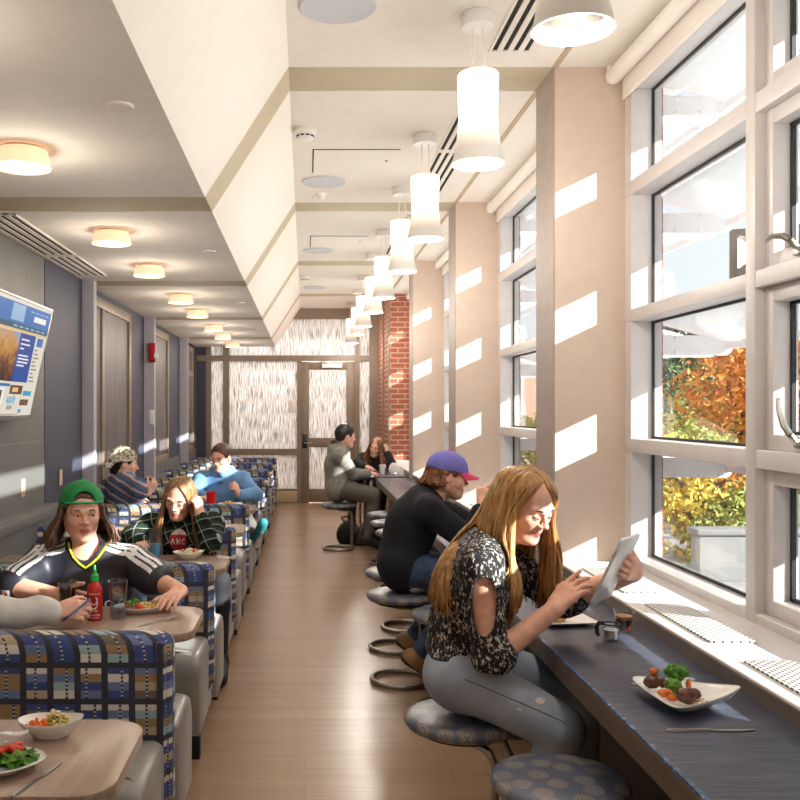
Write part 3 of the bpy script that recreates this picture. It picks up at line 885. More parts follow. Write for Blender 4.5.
# access hatch outlines
for y, l in ((5.93, 'flat white access hatch in the ceiling near the first round speakers'), (8.9, 'flat white access hatch in the ceiling past the second tan band')):
    t = thing('ceiling_hatch', l, 'hatch', (.34, y+.28, ZC), 0, 'ceiling hatches')
    b = MB(); b.box(-.28, .28, -.28, .28, -.003, .0); b.build('door', 'ceiling_paint', t)
    b = MB()
    for (p, q, r, s) in ((-.29, .29, -.289, -.281), (-.289, -.281, -.29, .29)): b.box(p, q, r, s, -.0035, 0)
    b.build('gap', 'dark_slot', t)
    b = MB(); b.lathe([(0, 0), (.01, 0), (.01, -.006), (0, -.006)], (.22, -.02, 0), 12); b.build('latch', 'dark_slot', t)
# slotted air vents
def slots(x0, x1, y0, y1, z, n, label, gap=None):
    t = thing('slot_vent', label, 'air vent', ((x0+x1)/2, (y0+y1)/2, z), 0, 'slotted air vents in the ceilings')
    hx, hy = (x1-x0)/2, (y1-y0)/2
    f = MB(); s = MB(); w = 2*hx/n
    s.box(-hx+.01, hx-.01, -hy+.012, hy-.012, -.0025, -.001)
    for i in range(n+1):
        x = -hx+i*w; q = w*.26
        f.box(max(-hx, x-q), min(hx, x+q), -hy, hy, -.008, 0)
    f.box(-hx, hx, -hy, -hy+.02, -.0086, 0); f.box(-hx, hx, hy-.02, hy, -.0086, 0)
    if gap is not None: f.box(-hx, hx, gap-(y0+y1)/2-.03, gap-(y0+y1)/2+.03, -.0085, 0)
    f.build('frame', 'soffit_paint' if z < 3 else 'ceiling_paint', t); s.build('slot', 'dark_slot', t)
slots(.875, 1.075, 2.2, 4.30, ZC, 4, 'black slotted ceiling vent between the two largest pendants')
slots(.875, 1.075, 4.98, 7.2, ZC, 4, 'slotted ceiling vent behind the second and third pendants', 5.95)
slots(.875, 1.075, 7.95, 10.2, ZC, 4, 'slotted ceiling vent behind the fourth pendant', 8.9)
slots(-1.80, -1.57, 4.88, 7.15, ZS, 4, 'grey slotted vent along the edge of the soffit above the screen', 6.2)
# ---------------------------------------------------------------- left wall fittings
t = thing('fire_alarm', 'red fire alarm strobe on the grey wall fin', 'fire alarm', (-1.765, 10.38, 2.14))
b = MB(); b.box(-.035, .045, -.03, .02, 0, .22, .008); b.build('housing', 'red_plastic', t)
b = MB(); b.box(.03, .075, -.045, -.02, .04, .10, .006); b.build('strobe', 'white_plastic', t)
b = MB(); b.box(-.028, .03, -.012, 0, 0, .17, .006); o = b.build('thermostat', 'white_plastic'); o.location = (-1.77, 10.40, 1.42); tag(o, 'small white control box on the grey wall fin under the fire alarm', 'control')
t = thing('wall_outlet', 'beige outlet plate on the grey tile near the green cap', 'outlet', (XL+.004, 5.85, 1.03))
b = MB(); b.box(0, .008, -.036, .036, 0, .116, .003); b.build('plate', 'beige_plastic', t)
b = MB(); b.box(.008, .011, -.017, .017, .02, .05, .002); b.box(.008, .011, -.017, .017, .066, .096, .002); b.build('socket', 'tan_trim', t)
b = MB(); b.box(0, .008, -.036, .036, 0, .116, .003); o = b.build('switch_plate', 'beige_plastic'); o.location = (XL+.012, 6.72, 1.03); tag(o, 'beige plate on the blue wall panel under the soffit vent', 'outlet')
# ---------------------------------------------------------------- television
tv = thing('wall_screen', 'large flat screen showing a web page, tilted out from the tiled wall', 'screen', (-1.72, 4.96, 1.535))
W2, H, TH = .66, .70, .04
tilt = Matrix.Rotation(math.radians(12), 4, 'Y')
def tvbox(name, mat, y0, y1, z0, z1, x0, x1, par, bev=0.):
    b = MB(); b.box(x0, x1, y0, y1, z0, z1, bev, mtx=tilt); return b.build(name, mat, par)
tvbox('housing', 'black_plastic', -W2, W2, 0, H, -TH, -.002, tv, .006)
b = MB(); v = .012
for (p, q, r, s) in ((-W2, W2, 0, .03), (-W2, W2, H-v, H), (-W2, -W2+v, 0, H), (W2-v, W2, 0, H)): b.box(-.004, .004, p, q, r, s, .001, mtx=tilt)
b.build('bezel', 'steel', tv)
scr = tvbox('display', 'screen_page', -W2+v, W2-v, .03, H-v, -.003, .0005, tv)
def art(mat, a, b_, c, d, x=.001):
    """a rectangle on the page; a,b_ across (0 = camera end, 1 = far end), c,d up"""
    L = 2*(W2-v); y = lambda q: -W2+v+q*L; z = lambda q: .03+q*(H-v-.03)
    return tvbox({'screen_mountain': 'photo'}.get(mat, 'page_block'), mat, y(a), y(b_), z(c), z(d), .0004, x, scr)
art('screen_blue', 0, 1, .80, .97); art('screen_pale', .45, .62, .82, .96, .0013); art('screen_teal', 0, 1, .755, .80, .0012); art('screen_sand', .3, 1, .735, .755)
art('screen_white', .76, .94, .85, .90, .0015)
for i in range(6): art('screen_pale', .5+i*.08, .55+i*.08, .77, .785, .0015)
for i in range(4): art('screen_pale', .70+i*.07, .745+i*.07, .925, .937, .0015)
art('screen_mountain', .12, .62, .30, .73, .0012)
art('screen_navy', .62, .84, .30, .73, .0013)
for i, (a, z) in enumerate(((.76, .67), (.78, .63), (.70, .59), (.78, .53), (.80, .50), (.79, .47), (.75, .44))): art('screen_white', .645, a, z, z+.014, .0016)
art('screen_blue', .87, .96, .64, .72, .0013)
for i in range(9): art('screen_text', .86, .90+.02*(i % 3), .60-i*.036, .612-i*.036, .0013)
art('screen_blue', .12, .62, .255, .28, .0012)
art('screen_white', .42, .56, .09, .24, .0011); art('screen_brown', .47, .53, .12, .22, .0016)
art('screen_brown', .63, .80, .19, .27, .0013); art('screen_sand', .66, .74, .21, .25, .0016)
art('screen_aqua', .82, .94, .18, .225, .0013); art('screen_aqua', .80, .84, .02, .055, .0013); art('screen_brown', .80, .92, .09, .145, .0013)
def tv_text(txt, a, c, h, mat):
    L = 2*(W2-v); cu = bpy.data.curves.new('word', 'FONT'); cu.body = txt; cu.size = h; cu.extrude = .0006
    o = bpy.data.objects.new('tmp_word', cu); COL.objects.link(o); bpy.context.view_layer.update()
    me = bpy.data.meshes.new_from_object(o.evaluated_get(bpy.context.evaluated_depsgraph_get())); bpy.data.objects.remove(o)
    R = Matrix(((0, 0, 1, 0.0012), (1, 0, 0, -W2+v+a*L), (0, 1, 0, .03+c*(H-v-.03)), (0, 0, 0, 1)))
    me.transform(tilt @ R)
    link_mesh('word', me, mat, scr, smooth=False)
tv_text('apply', .61, .115, .075, 'screen_aqua'); tv_text('now', .63, .05, .05, 'screen_text')
art('screen_text', .30, .80, -.0+.005, .012, .0012)
b = MB(); b.box(-.22, -.03, -.2, .2, .2, .5, .01, mtx=tilt); b.build('wall_mount', 'black_plastic', tv)
# ================================================================ BOOTHS AND TABLES
def make_booth():
    """back-to-back bench; origin on the floor under the middle of the backrest at the wall"""
    t = thing('booth_bench', '', 'booth', group='back-to-back booth benches along the wall')
    L = 1.355                                   # from the wall panel to the aisle end
    # backrest: rounded top and rounded aisle end
    b = MB()
    prof = [(-.07, .22), (-.075, .5), (-.072, .76), (-.058, .80), (-.03, .817), (0, .82), (.03, .817), (.058, .80), (.072, .76), (.075, .5), (.07, .22)]
    xs = [0, .4, .9, L-.06, L-.03, L-.01, L]
    sh = [1, 1, 1, 1, .93, .75, .45]
    rings = []
    for x, s in zip(xs, sh):
        dz = (1-s)*.05
        rings.append([(x, y*s, z-(dz if z > .7 else 0)) for y, z in prof])
    b.rings(rings); b.build('backrest', 'booth_pattern', t, angle=1.2)
    def seat(y0, y1, front, xe):
        """front=-1: the seat faces the camera"""
        q = MB()
        lo, hi = y0, y1
        pr = []
        ff, bk = (lo, hi) if front < 0 else (hi, lo)
        s = 1 if front < 0 else -1
        pr = [(bk, .11), (bk, .465), (ff+s*.10, .472), (ff+s*.035, .462), (ff+s*.008, .43), (ff, .38), (ff+s*.012, .11)]
        rr = []
        for x, k in ((0, 1), (xe-.05, 1), (xe-.02, .985), (xe-.004, .95), (xe, .88)):
            rr.append([(x, (y0+y1)/2+(y-(y0+y1)/2)*(1-(1-k)*.5), .11+(z-.11)*(k if z > .3 else 1)) for y, z in pr])
        q.rings(rr)
        o = q.build('seat', 'vinyl_grey', t, angle=1.0)
        p = MB(); p.tube([(.02, ff+s*.085, .474), (xe-.06, ff+s*.085, .474), (xe-.012, ff+s*.07, .452), (xe-.004, ff+s*.06, .3)], .004, 6); p.build('piping', 'vinyl_grey', o)
        return o
    seat(-.49, -.078, -1, 1.335); seat(.078, .48, 1, 1.36)
    b = MB(); b.box(0, 1.30, -.42, .42, 0, .105); b.build('plinth', 'dark_base', t)
    for u in (-.47, .37):
        b = MB(); b.box(1.27, 1.335, u, u+.07, 0, .12, .003); b.build('foot', 'dark_base', t)
    b = MB(); b.box(1.30, 1.338, -.078, .078, .10, .80, .01); b.build('end_panel', 'booth_pattern', t)
    return t
BOOTH_LABEL = ['nearest patterned booth bench, its whole sunlit backrest facing the camera', 'patterned booth bench that the person in the green cap leans on', 'patterned booth bench behind the person in the plaid shirt',
    'sunlit patterned booth bench between the plaid shirt and the blue hoodie', 'patterned booth bench that the person in the blue hoodie sits on', 'patterned booth bench next behind the blue hoodie',
    'patterned booth bench second behind the blue hoodie', 'patterned booth bench third behind the blue hoodie', 'last patterned booth bench, before the etched glass wall']
booth = make_booth()
for k in range(9):
    o = booth if k == 0 else copy_tree(booth)
    o.location = (XL+.025, 3.155+1.42*k, 0); o['label'] = BOOTH_LABEL[k]
TZ = .73
def make_table():
    t = thing('booth_table', '', 'table', group='laminate tables between the booths')
    b = MB(); b.prism(rounded(0, 1.37, -.25, .25, .09, 7, (1, 1, 0, 0)), TZ-.034, TZ, .004, 2); b.build('tabletop', 'table_laminate', t)
    b = MB(); b.lathe([(.03, .02), (.03, TZ-.05), (.0, TZ-.05)], (.80, 0, 0), 20); b.build('pedestal', 'tube_metal', t)
    b = MB(); b.box(.62, .98, -.035, .035, 0, .025, .006); b.box(.765, .835, -.1, .1, 0, .025, .006); b.build('base', 'dark_base', t)
    b = MB(); b.box(.6, 1.0, -.1, .1, TZ-.06, TZ-.034); b.build('bracket', 'dark_base', t)
    return t
TY = [2.27, 3.72, 5.12, 6.56, 7.98, 9.40, 10.82, 12.24, 13.66]
TABLE_LABEL = ['nearest laminate table, holding the salad plate and the white bowl', 'laminate table with the red sauce bottle and the water glass', 'laminate table with the blue drink', 'empty laminate table in front of the sunlit booth bench',
    'laminate table with the red cup', 'laminate table next behind the blue hoodie', 'laminate table second behind the blue hoodie', 'laminate table third behind the blue hoodie', 'last laminate table before the etched glass wall']
tab = make_table()
for k in range(9):
    o = tab if k == 0 else copy_tree(tab)
    o.location = (XL+.03, TY[k], 0); o['label'] = TABLE_LABEL[k]
# ================================================================ COUNTER AND STOOLS
CZ = .79
ct = thing('window_counter', 'long slate-coloured counter along the windows, with a blue line on its front edge', 'counter', (.83, 5.0, 0))
ya, yb = .4, 10.57
b = MB(); b.box(.835, 1.257, ya, yb, CZ-.068, CZ, .0015); b.build('top', 'counter_laminate', ct, world=True)
b = MB(); b.box(.828, .836, ya, yb, CZ-.072, CZ-.006, .001); b.build('edge_band', 'fascia_brown', ct, world=True)
b = MB(); b.box(.829, .840, ya, yb, CZ-.0075, CZ+.0012, .0015); b.build('blue_edging', 'counter_edge_blue', ct, world=True)
for y in (1.6, 4.4, 7.65, 10.52):
    b = MB(); x = .87 if y > 10 else 1.0
    b.box(x-.025, x+.025, y-.02, y+.02, 0, CZ-.066, .003); b.box(x-.06, x+.06, y-.05, y+.05, 0, .012, .003)
    b.build('leg', 'tube_metal', ct, world=True)
b = MB(); b.box(1.22, 1.262, ya, yb, .05, CZ-.07); b.build('back_panel', 'panel_dark', ct, world=True)
fc = thing('end_counter', 'short counter at the brick pier where two people sit talking', 'counter', (.9, 11.4, 0))
b = MB(); b.box(.72, 1.232, 10.74, 11.90, CZ-.04, CZ, .003); b.build('top', 'counter_laminate', fc, world=True)
b = MB(); b.box(.712, .722, 10.74, 11.90, CZ-.045, CZ-.002, .002); b.build('edge_band', 'fascia_brown', fc, world=True)
for y in (10.8, 11.84):
    b = MB(); b.box(.77, .82, y-.02, y+.02, 0, CZ-.04, .003); b.build('leg', 'tube_metal', fc, world=True)
SZ = .53
def make_stool():
    """origin under the seat centre; the uprights rise on the +x side of the floor ring"""
    t = thing('counter_stool', '', 'stool', group='backless stools along the window counter')
    b = MB(); b.lathe([(0, SZ-.05), (.165, SZ-.05), (.188, SZ-.045), (.199, SZ-.030), (.200, SZ-.022), (.194, SZ-.008), (.175, SZ-.001), (.10, SZ+.004), (0, SZ+.005)], n=40); b.build('seat', 'stool_vinyl', t, angle=1.2)
    b = MB(); b.lathe([(0, SZ-.064), (.15, SZ-.064), (.15, SZ-.05), (0, SZ-.05)], n=28); b.build('seat_plate', 'dark_base', t)
    R = .165
    b = MB(); b.tube([(R*math.cos(a), R*math.sin(a), .017) for a in (2*PI*i/40 for i in range(40))], .015, 10, closed=True); b.build('floor_ring', 'tube_metal', t)
    for s in (-1, 1):
        b = MB(); a = s*.42
        x, y = R*math.cos(a), R*math.sin(a)
        b.tube([(x, y, .02), (x+.004, y, .2), (x+.002, y*.95, SZ-.13), (x-.02, y*.93, SZ-.092), (x-.06, y*.9, SZ-.076), (.0, y*.85, SZ-.074)], .0145, 10); b.build('upright', 'tube_metal', t)
    return t
ST = [(.745, 2.63, .5, 'empty stool nearest the camera, tucked under the counter edge'), (.55, 3.17, -.6, 'stool that the woman with the tablet sits on'),
      (.765, 4.77, .2, 'stool tucked in between the woman with the tablet and the man in the purple cap'), (.56, 5.28, .25, 'stool that the man in the purple cap sits on'), (.60, 6.0, .1, 'pulled-out empty stool first past the man in the purple cap'),
      (.73, 6.55, .1, 'empty stool second past the man in the purple cap'), (.83, 7.35, 0, 'empty stool third past the man in the purple cap'), (.82, 7.95, 0, 'empty stool fourth past the man in the purple cap'),
      (.82, 8.6, 0, 'empty stool fifth past the man in the purple cap'), (.84, 9.3, 0, 'empty stool last in the row beside the grey-hooded man'), (.38, 10.25, 0, 'stool that the man in the grey hoodie sits on'), (.92, 12.32, 2.6, 'stool that the curly-haired woman sits on')]
stl = make_stool()
for i, (x, y, a, lab) in enumerate(ST):
    o = stl if i == 0 else copy_tree(stl)
    o.location = (x, y, 0); o.rotation_euler = (0, 0, a); o['label'] = lab
# ================================================================ THINGS ON THE TABLES
def swoosh(L, W, H, n=40, tip=1.0, bulge=.5):
    """outline of an asymmetric dish: round at one end, drawn out to a tip at the other (x axis)"""
    out = []
    for i in range(n):
        a = 2*PI*i/n
        x = math.cos(a); y = math.sin(a)
        px = L/2*x
        w = W/2*(1-bulge*.5*(x+1)*.5*tip)
        py = w*y*(abs(y)**.1 if abs(y) > 1e-6 else 1)
        pz = H*(.78+.22*max(0, x)**2+.05*max(0, -x))
        out.append((px, py, pz))
    return out
def pointed(L, W, H):
    """outline of a three-cornered dish: broad at one end, one corner drawn out"""
    q = [(L/2, .04*W), (L*.46, .09*W), (.0*L, .33*W), (-L*.42, W/2), (-L*.52, W*.40), (-L*.50, -W*.05), (-L*.46, -W*.46), (-L*.34, -W/2), (.06*L, -.30*W), (L*.47, -.02*W)]
    for _ in range(3):
        q = [p for i in range(len(q)) for p in ((q[i][0]*.75+q[(i+1) % len(q)][0]*.25, q[i][1]*.75+q[(i+1) % len(q)][1]*.25), (q[i][0]*.25+q[(i+1) % len(q)][0]*.75, q[i][1]*.25+q[(i+1) % len(q)][1]*.75))]
    return [(x, y, H*(.8+.2*max(0, x/(L/2))**2)) for x, y in q]
def dish(t, L, W, H, tip=1.0, bulge=.5, rz=0., foot=.5, wall=.006, mat='white_ceramic', o=None):
    o = o or swoosh(L, W, H, tip=tip, bulge=bulge)
    R = Matrix.Rotation(rz, 4, 'Z')
    def sc(s, dz, k=None):
        return [R @ Vector((p[0]*s, p[1]*s, (p[2] if k is None else p[2]*k)+dz)) for p in o]
    b = MB()
    rings = [sc(foot*.9, 0, 0), sc(foot, .004, 0), sc(foot*1.05, .010, 0), sc(.80, .0, .48), sc(.95, 0, .88), sc(1.0, 0), sc(.985, .003), sc(.955, -.002), sc(.90, .004, .80), sc(.72, .008, .42), sc(.45, .016, .05), sc(.1, .014, .02)]
    b.rings(rings)
    return b.build('dish', mat, t, angle=1.2)
def plate(t, r, h=.02, n=40, mat='white_ceramic', sq=0.):
    b = MB(); b.lathe([(0, 0), (r*.6, 0), (r*.62, .004), (r*.96, h-.002), (r, h), (r*.985, h+.003), (r*.93, h), (r*.64, .008), (0, .007)], n=n)
    return b.build('plate', mat, t, angle=1.2)
def heap(par, name, mat, pts, mtx=None):
    """each lump of food a part of its own"""
    for (x, y, z, r, sc) in pts:
        b = MB(); vs = b.ball((x, y, z), r, 10, 7, sc, mtx)
        for v in vs: v.co += Vector((random.uniform(-1, 1), random.uniform(-1, 1), random.uniform(-1, 1)))*r*.10
        b.build(name, mat, par)
def scatter(par, name, mat, c, rx, ry, z, n, r, seed, flat_=.6, kind=None):
    """many small bits that nobody could count"""
    rr = random.Random(seed); b = MB()
    for _ in range(n):
        a = rr.uniform(0, 6.28); q = math.sqrt(rr.random())
        x, y = c[0]+rx*q*math.cos(a), c[1]+ry*q*math.sin(a)
        m = Matrix.Rotation(rr.uniform(0, 3), 3, 'X') @ Matrix.Rotation(rr.uniform(0, 3), 3, 'Z')
        b.ball((x, y, z+(1-q)*r*1.8+rr.uniform(0, r)), r*rr.uniform(.6, 1.2), 7, 5, (1, rr.uniform(.5, .9), flat_), m)
    o = b.build(name, mat, par); o['kind'] = 'stuff'; return o
def leaves(par, name, mat, c, rx, ry, z, n, r, seed):
    rr = random.Random(seed); b = MB()
    for _ in range(n):
        a = rr.uniform(0, 6.28); q = math.sqrt(rr.random()); th = rr.uniform(0, 6.28)
        x, y = c[0]+rx*q*math.cos(a), c[1]+ry*q*math.sin(a); s = r*rr.uniform(.7, 1.3)
        m = Matrix.Translation((x, y, z+rr.uniform(0, r*.7))) @ Euler((rr.uniform(-.7, .7), rr.uniform(-.7, .7), th)).to_matrix().to_4x4()
        ring = [[m @ Vector((s*math.cos(t_)*(1.0 if i else .02)*1.2, s*.65*math.sin(t_)*(1.0 if i else .02), s*.22*math.sin(3*t_+i)*i)) for t_ in (2*PI*j/9 for j in range(9))] for i in (0, 1)]
        b.rings(ring, caps=False)
        ring2 = [[p+Vector((0, 0, .0012)) for p in q_] for q_ in ring]; b.rings(ring2, caps=False)
    o = b.build(name, mat, par); o['kind'] = 'stuff'; return o
def knife(loc, rz, label, group='table cutlery', L=.21, mat='steel', cat='knife'):
    t = thing('table_knife', label, cat, loc, rz, group)
    b = MB(); b.rings([[(x, -w, -.0), (x, w, -.0), (x, w*.7, h), (x, -w*.7, h)] for x, w, h in ((-L/2, .005, .004), (-L/2+.01, .0065, .006), (-.02, .005, .006), (0, .0045, .005))]); b.build('handle', mat, t)
    b = MB(); b.rings([[(x, -w, .001), (x, w2, .001), (x, w2, .0028), (x, -w, .003)] for x, w, w2 in ((0, .004, .005), (.02, .0075, .005), (.075, .0085, .005), (.1, .004, .005), (L/2, .0006, .0045))]); b.build('blade', mat, t)
    return t
def fork(loc, rz, label, group='table cutlery', L=.19, mat='steel', tilt=0.):
    t = thing('table_fork', label, 'fork', loc, rz, group)
    t.rotation_euler = (0, tilt, rz)
    b = MB(); b.rings([[(x, -w, z), (x, w, z), (x, w*.8, z+.0035), (x, -w*.8, z+.0035)] for x, w, z in ((-L/2, .006, .0), (-L/2+.02, .0065, .0), (.0, .004, .004), (.03, .004, .010), (.045, .010, .008), (.055, .0115, .006))]); b.build('handle', mat, t)
    for i in range(4):
        y = (i-1.5)*.0062
        b = MB(); b.rings([[(x, y-.0017, z), (x, y+.0017, z), (x, y+.0014, z+.0026), (x, y-.0014, z+.0026)] for x, z in ((.054, .006), (.075, .004), (L/2, .008))]); b.build('tine', mat, t)
    return t
def tumbler(loc, label, h, r0, r1, fill, fmat, name='drinking_glass', cat='glass', group=None, ice=False):
    t = thing(name, label, cat, loc, 0, group)
    b = MB(); b.lathe([(0, 0), (r0*.92, 0), (r0, .004), (r1, h), (r1-.003, h), (r0-.003, .012), (0, .010)], n=28); b.build('glass_wall', 'tumbler_glass', t)
    if fill > 0:
        rf = r0+(r1-r0)*fill
        b = MB(); b.lathe([(0, .0115), (r0-.004, .0125), (rf-.004, h*fill), (0, h*fill)], n=28); b.build('drink', fmat, t)
    if ice:
        for i in range(4):
            b = MB(); a = i*1.7; b.box(-.012, .012, -.012, .012, -.012, .012, .004, mtx=Matrix.Translation((.014*math.cos(a), .014*math.sin(a), h*fill-.008+.004*i)) @ Euler((a, a*.6, a)).to_matrix().to_4x4()); b.build('ice_cube', 'tumbler_glass', t)
    return t
# nearest table
t = thing('side_bowl', 'white pointed bowl of chopped vegetables on the nearest table', 'bowl', (-.675, 2.39, TZ))
dish(t, .175, .125, .055, bulge=.45, foot=.55)
scatter(t, 'carrot_bits', 'carrot', (-.028, -.012), .032, .03, .030, 40, .008, 1); scatter(t, 'bean_bits', 'grain', (.01, .012), .035, .028, .034, 46, .007, 2); scatter(t, 'herb_bits', 'leaf_green', (.012, 0), .036, .03, .038, 16, .005, 3); scatter(t, 'cheese_bits', 'rice', (.008, .022), .022, .014, .050, 16, .006, 4)
t = thing('salad_plate', 'white plate of leafy salad with tomato, cut by the photo edge', 'plate', (-.745, 2.17, TZ))
dish(t, .24, .19, .030, bulge=.25, foot=.6)
leaves(t, 'salad_leaves', 'leaf_green', (0, 0), .085, .062, .022, 70, .022, 5)
for i, (x, y, a) in enumerate(((.03, -.005, .4), (-.02, .03, 1.2), (.055, .03, 2.0))):
    b = MB(); b.tube([(x+.02*math.cos(a+q), y+.02*math.sin(a+q), .042+.006*math.sin(q)) for q in (0, .6, 1.2, 1.8, 2.4, 3.0)], .0085, 8); b.build('tomato_slice', 'tomato', t)
leaves(t, 'cabbage_shreds', 'rice', (-.02, .03), .05, .03, .036, 14, .012, 6)
fork((-.775, 2.20, TZ+.062), .35, 'white plastic fork lying across the salad plate', mat='white_plastic')
knife((-.627, 2.115, TZ+.0005), 1.30, 'steel knife lying beside the salad plate')
# table with the sauce bottle
tumbler((-.985, 3.735, TZ), 'tall glass of cola beside the red sauce bottle', .155, .031, .040, .86, 'cola', 'cola_glass', 'glass')
tumbler((-.775, 3.735, TZ), 'tall ribbed glass of iced water beside the red sauce bottle', .158, .033, .041, .60, 'water', 'water_glass', 'glass', ice=True)
t = thing('sauce_bottle', 'red chilli sauce bottle with a bright green cap', 'bottle', (-.868, 3.715, TZ))
b = MB(); b.lathe([(0, 0), (.029, 0), (.032, .006), (.032, .115), (.030, .130), (.022, .148), (.015, .158), (.0135, .163), (0, .163)], n=28); b.build('bottle_body', 'sauce_red', t, angle=1.2)
b = MB(); b.lathe([(0, .160), (.0165, .160), (.0165, .184), (.012, .188), (.0075, .192), (.0045, .222), (.003, .226), (0, .226)], n=20); b.build('cap', 'cap_bright_green', t)
def bottle_text(txt, size, z, par, mat='white_plastic', r=.0323, a0=-PI/2, italic=False):
    cu = bpy.data.curves.new('lettering', 'FONT'); cu.body = txt; cu.size = size; cu.align_x = 'CENTER'; cu.extrude = .0003
    o = bpy.data.objects.new('tmp_word', cu); COL.objects.link(o); bpy.context.view_layer.update()
    me = bpy.data.meshes.new_from_object(o.evaluated_get(bpy.context.evaluated_depsgraph_get())); bpy.data.objects.remove(o)
    for v in me.vertices:
        a = a0+v.co.x/r; q = r+v.co.z+.0003
        v.co = (q*math.cos(a), q*math.sin(a), z+v.co.y)
    link_mesh('lettering', me, mat, par, smooth=False)
A0 = -PI/2+.22
bottle_text('TUONG OT', .010, .108, t, a0=A0); bottle_text('Sriracha', .013, .022, t, a0=A0); bottle_text('HOT CHILI SAUCE', .006, .012, t, a0=A0)
# the emblem: a standing rooster in white
b = MB()
def on_bottle(pts, w):
    b.tube([((.0325)*math.cos(A0+x/.0325), (.0325)*math.sin(A0+x/.0325), z) for x, z in pts], w, 6, flatten=1)
on_bottle([(-.016, .060), (-.012, .074), (-.004, .068), (.004, .072), (.010, .084), (.008, .094), (.003, .098)], .0022)
on_bottle([(-.016, .060), (-.008, .052), (.004, .054), (.010, .066), (.010, .084)], .0022)
on_bottle([(-.012, .074), (-.020, .084), (-.018, .094)], .0018); on_bottle([(-.014, .066), (-.022, .074)], .0016); on_bottle([(-.002, .053), (-.002, .042), (.004, .040)], .0014); on_bottle([(.004, .054), (.005, .044), (.011, .041)], .0014); on_bottle([(.008, .095), (.014, .091)], .0014)
b.build('emblem', 'white_plastic', t)
t = thing('dinner_plate', 'white pointed dish of stir fry by the hand of the green cap wearer', 'plate', (-.70, 3.85, TZ))
dish(t, .24, .16, .034, bulge=.5, foot=.6, rz=.1)
scatter(t, 'rice_bits', 'grain', (.02, .0), .055, .045, .018, 60, .009, 11); scatter(t, 'herb_bits', 'leaf_green', (-.04, .01), .03, .035, .024, 22, .010, 12)
heap(t, 'tomato_piece', 'tomato', [(-.01, -.035, .034, .013, (1, 1, .8)), (.004, -.044, .032, .011, (1, 1, .8)), (-.055, -.02, .03, .010, (1, 1, 1))])
heap(t, 'beef_piece', 'beef', [(-.05, .03, .036, .013, (1, .8, .8)), (-.03, .0, .036, .012, (1, .9, .8)), (.035, .03, .036, .011, (1, 1, .8))])
heap(t, 'broccoli_floret', 'broccoli', [(-.03, .03, .042, .014, (1, 1, .9)), (-.062, .004, .036, .012, (1, 1, .9))])
fork((-.60, 3.665, TZ+.0005), .8, 'steel fork on the table by the hand of the green cap wearer')
# table with the blue drink
tumbler((-.865, 5.20, TZ), 'tall glass half full of blue drink', .175, .032, .039, .52, 'blue_drink', 'blue_drink_glass', 'glass')
t = thing('side_bowl', 'white bowl of food below the person in the plaid shirt', 'bowl', (-.675, 5.22, TZ)); dish(t, .185, .14, .050, bulge=.4, foot=.5)
scatter(t, 'rice_bits', 'rice', (0, .0), .06, .045, .036, 50, .010, 21); heap(t, 'tomato_piece', 'tomato', [(.03, -.012, .052, .011, (1, 1, .8)), (.045, .01, .05, .011, (1, 1, .8)), (.01, .02, .054, .010, (1, 1, .8))]); scatter(t, 'bean_bits', 'beef', (-.01, 0), .05, .04, .046, 18, .007, 22)
fork((-.505, 5.17, TZ+.0005), .6, 'steel fork near the rounded corner of the table with the blue drink')
knife((-.80, 5.12, TZ+.0005), .9, 'steel knife lying by the tall blue drink')
# table of the blue hoodie
t = thing('red_cup', 'translucent red plastic cup before the person in the blue hoodie', 'cup', (-.83, 7.95, TZ))
b = MB(); b.lathe([(0, 0), (.034, 0), (.044, .135), (.042, .135), (.032, .006), (0, .006)], n=24); b.build('cup_wall', 'red_cup', t)
b = MB(); b.lathe([(0, .007), (.032, .007), (.038, .09), (0, .09)], n=24); b.build('drink', 'red_cup', t)
t = thing('dinner_plate', 'white dish of rice before the person in the blue hoodie', 'plate', (-.66, 7.98, TZ)); dish(t, .22, .15, .04, bulge=.4, foot=.55); scatter(t, 'rice_bits', 'grain', (-.02, .0), .055, .045, .026, 40, .011, 31)
# ================================================================ THINGS ON THE COUNTER
t = thing('counter_dish', 'white pointed dish with broccoli and beef on the slate counter', 'plate', (1.068, 2.465, CZ))
dish(t, .285, .15, .046, foot=.45, o=pointed(.262, .285, .046))
scatter(t, 'rice_bits', 'rice', (-.02, -.03), .035, .045, .020, 44, .006, 41)
def broccoli(par, x, y, z, s, mat='broccoli'):
    b = MB(); rr = random.Random(int(x*1e4))
    for _ in range(60):
        v = Vector((rr.gauss(0, 1), rr.gauss(0, 1), abs(rr.gauss(0, 1))*.9)).normalized()*s*rr.uniform(.75, 1.0)
        b.ball((x+v.x, y+v.y, z+v.z*.85), s*rr.uniform(.2, .32), 7, 5)
    b.ball((x, y, z+.1*s), s*.8, 12, 8)
    o = b.build('broccoli_crown', mat, par)
    b = MB(); b.tube([(x, y, z-s*1.0), (x, y, z+s*.2)], [s*.4, s*.55], 8); b.build('broccoli_stem', 'broccoli_stem', par)
broccoli(t, -.030, .050, .068, .030); broccoli(t, -.060, .000, .050, .022, 'leaf_green')
heap(t, 'beef_piece', 'beef', [(-.098, .050, .048, .024, (1, .85, .8)), (-.075, .034, .05, .015, (1, .8, .9)), (-.050, -.068, .046, .026, (1.1, .8, .8)), (-.028, -.060, .048, .019, (1, .9, .8))])
heap(t, 'carrot_piece', 'carrot', [(-.090, .06, .074, .012, (1, 1, .8)), (-.092, -.024, .040, .018, (1.2, .8, .6)), (-.005, .03, .046, .011, (.7, .7, 1.4)), (-.085, -.056, .036, .013, (1.2, .8, .7))])
fork((1.055, 2.655, CZ+.001), .18, 'steel fork lying behind the broccoli dish on the slate counter', group='counter cutlery', L=.2)
knife((1.02, 2.262, CZ+.0005), .02, 'steel knife lying in front of the broccoli dish on the slate counter', group='counter cutlery', L=.225)
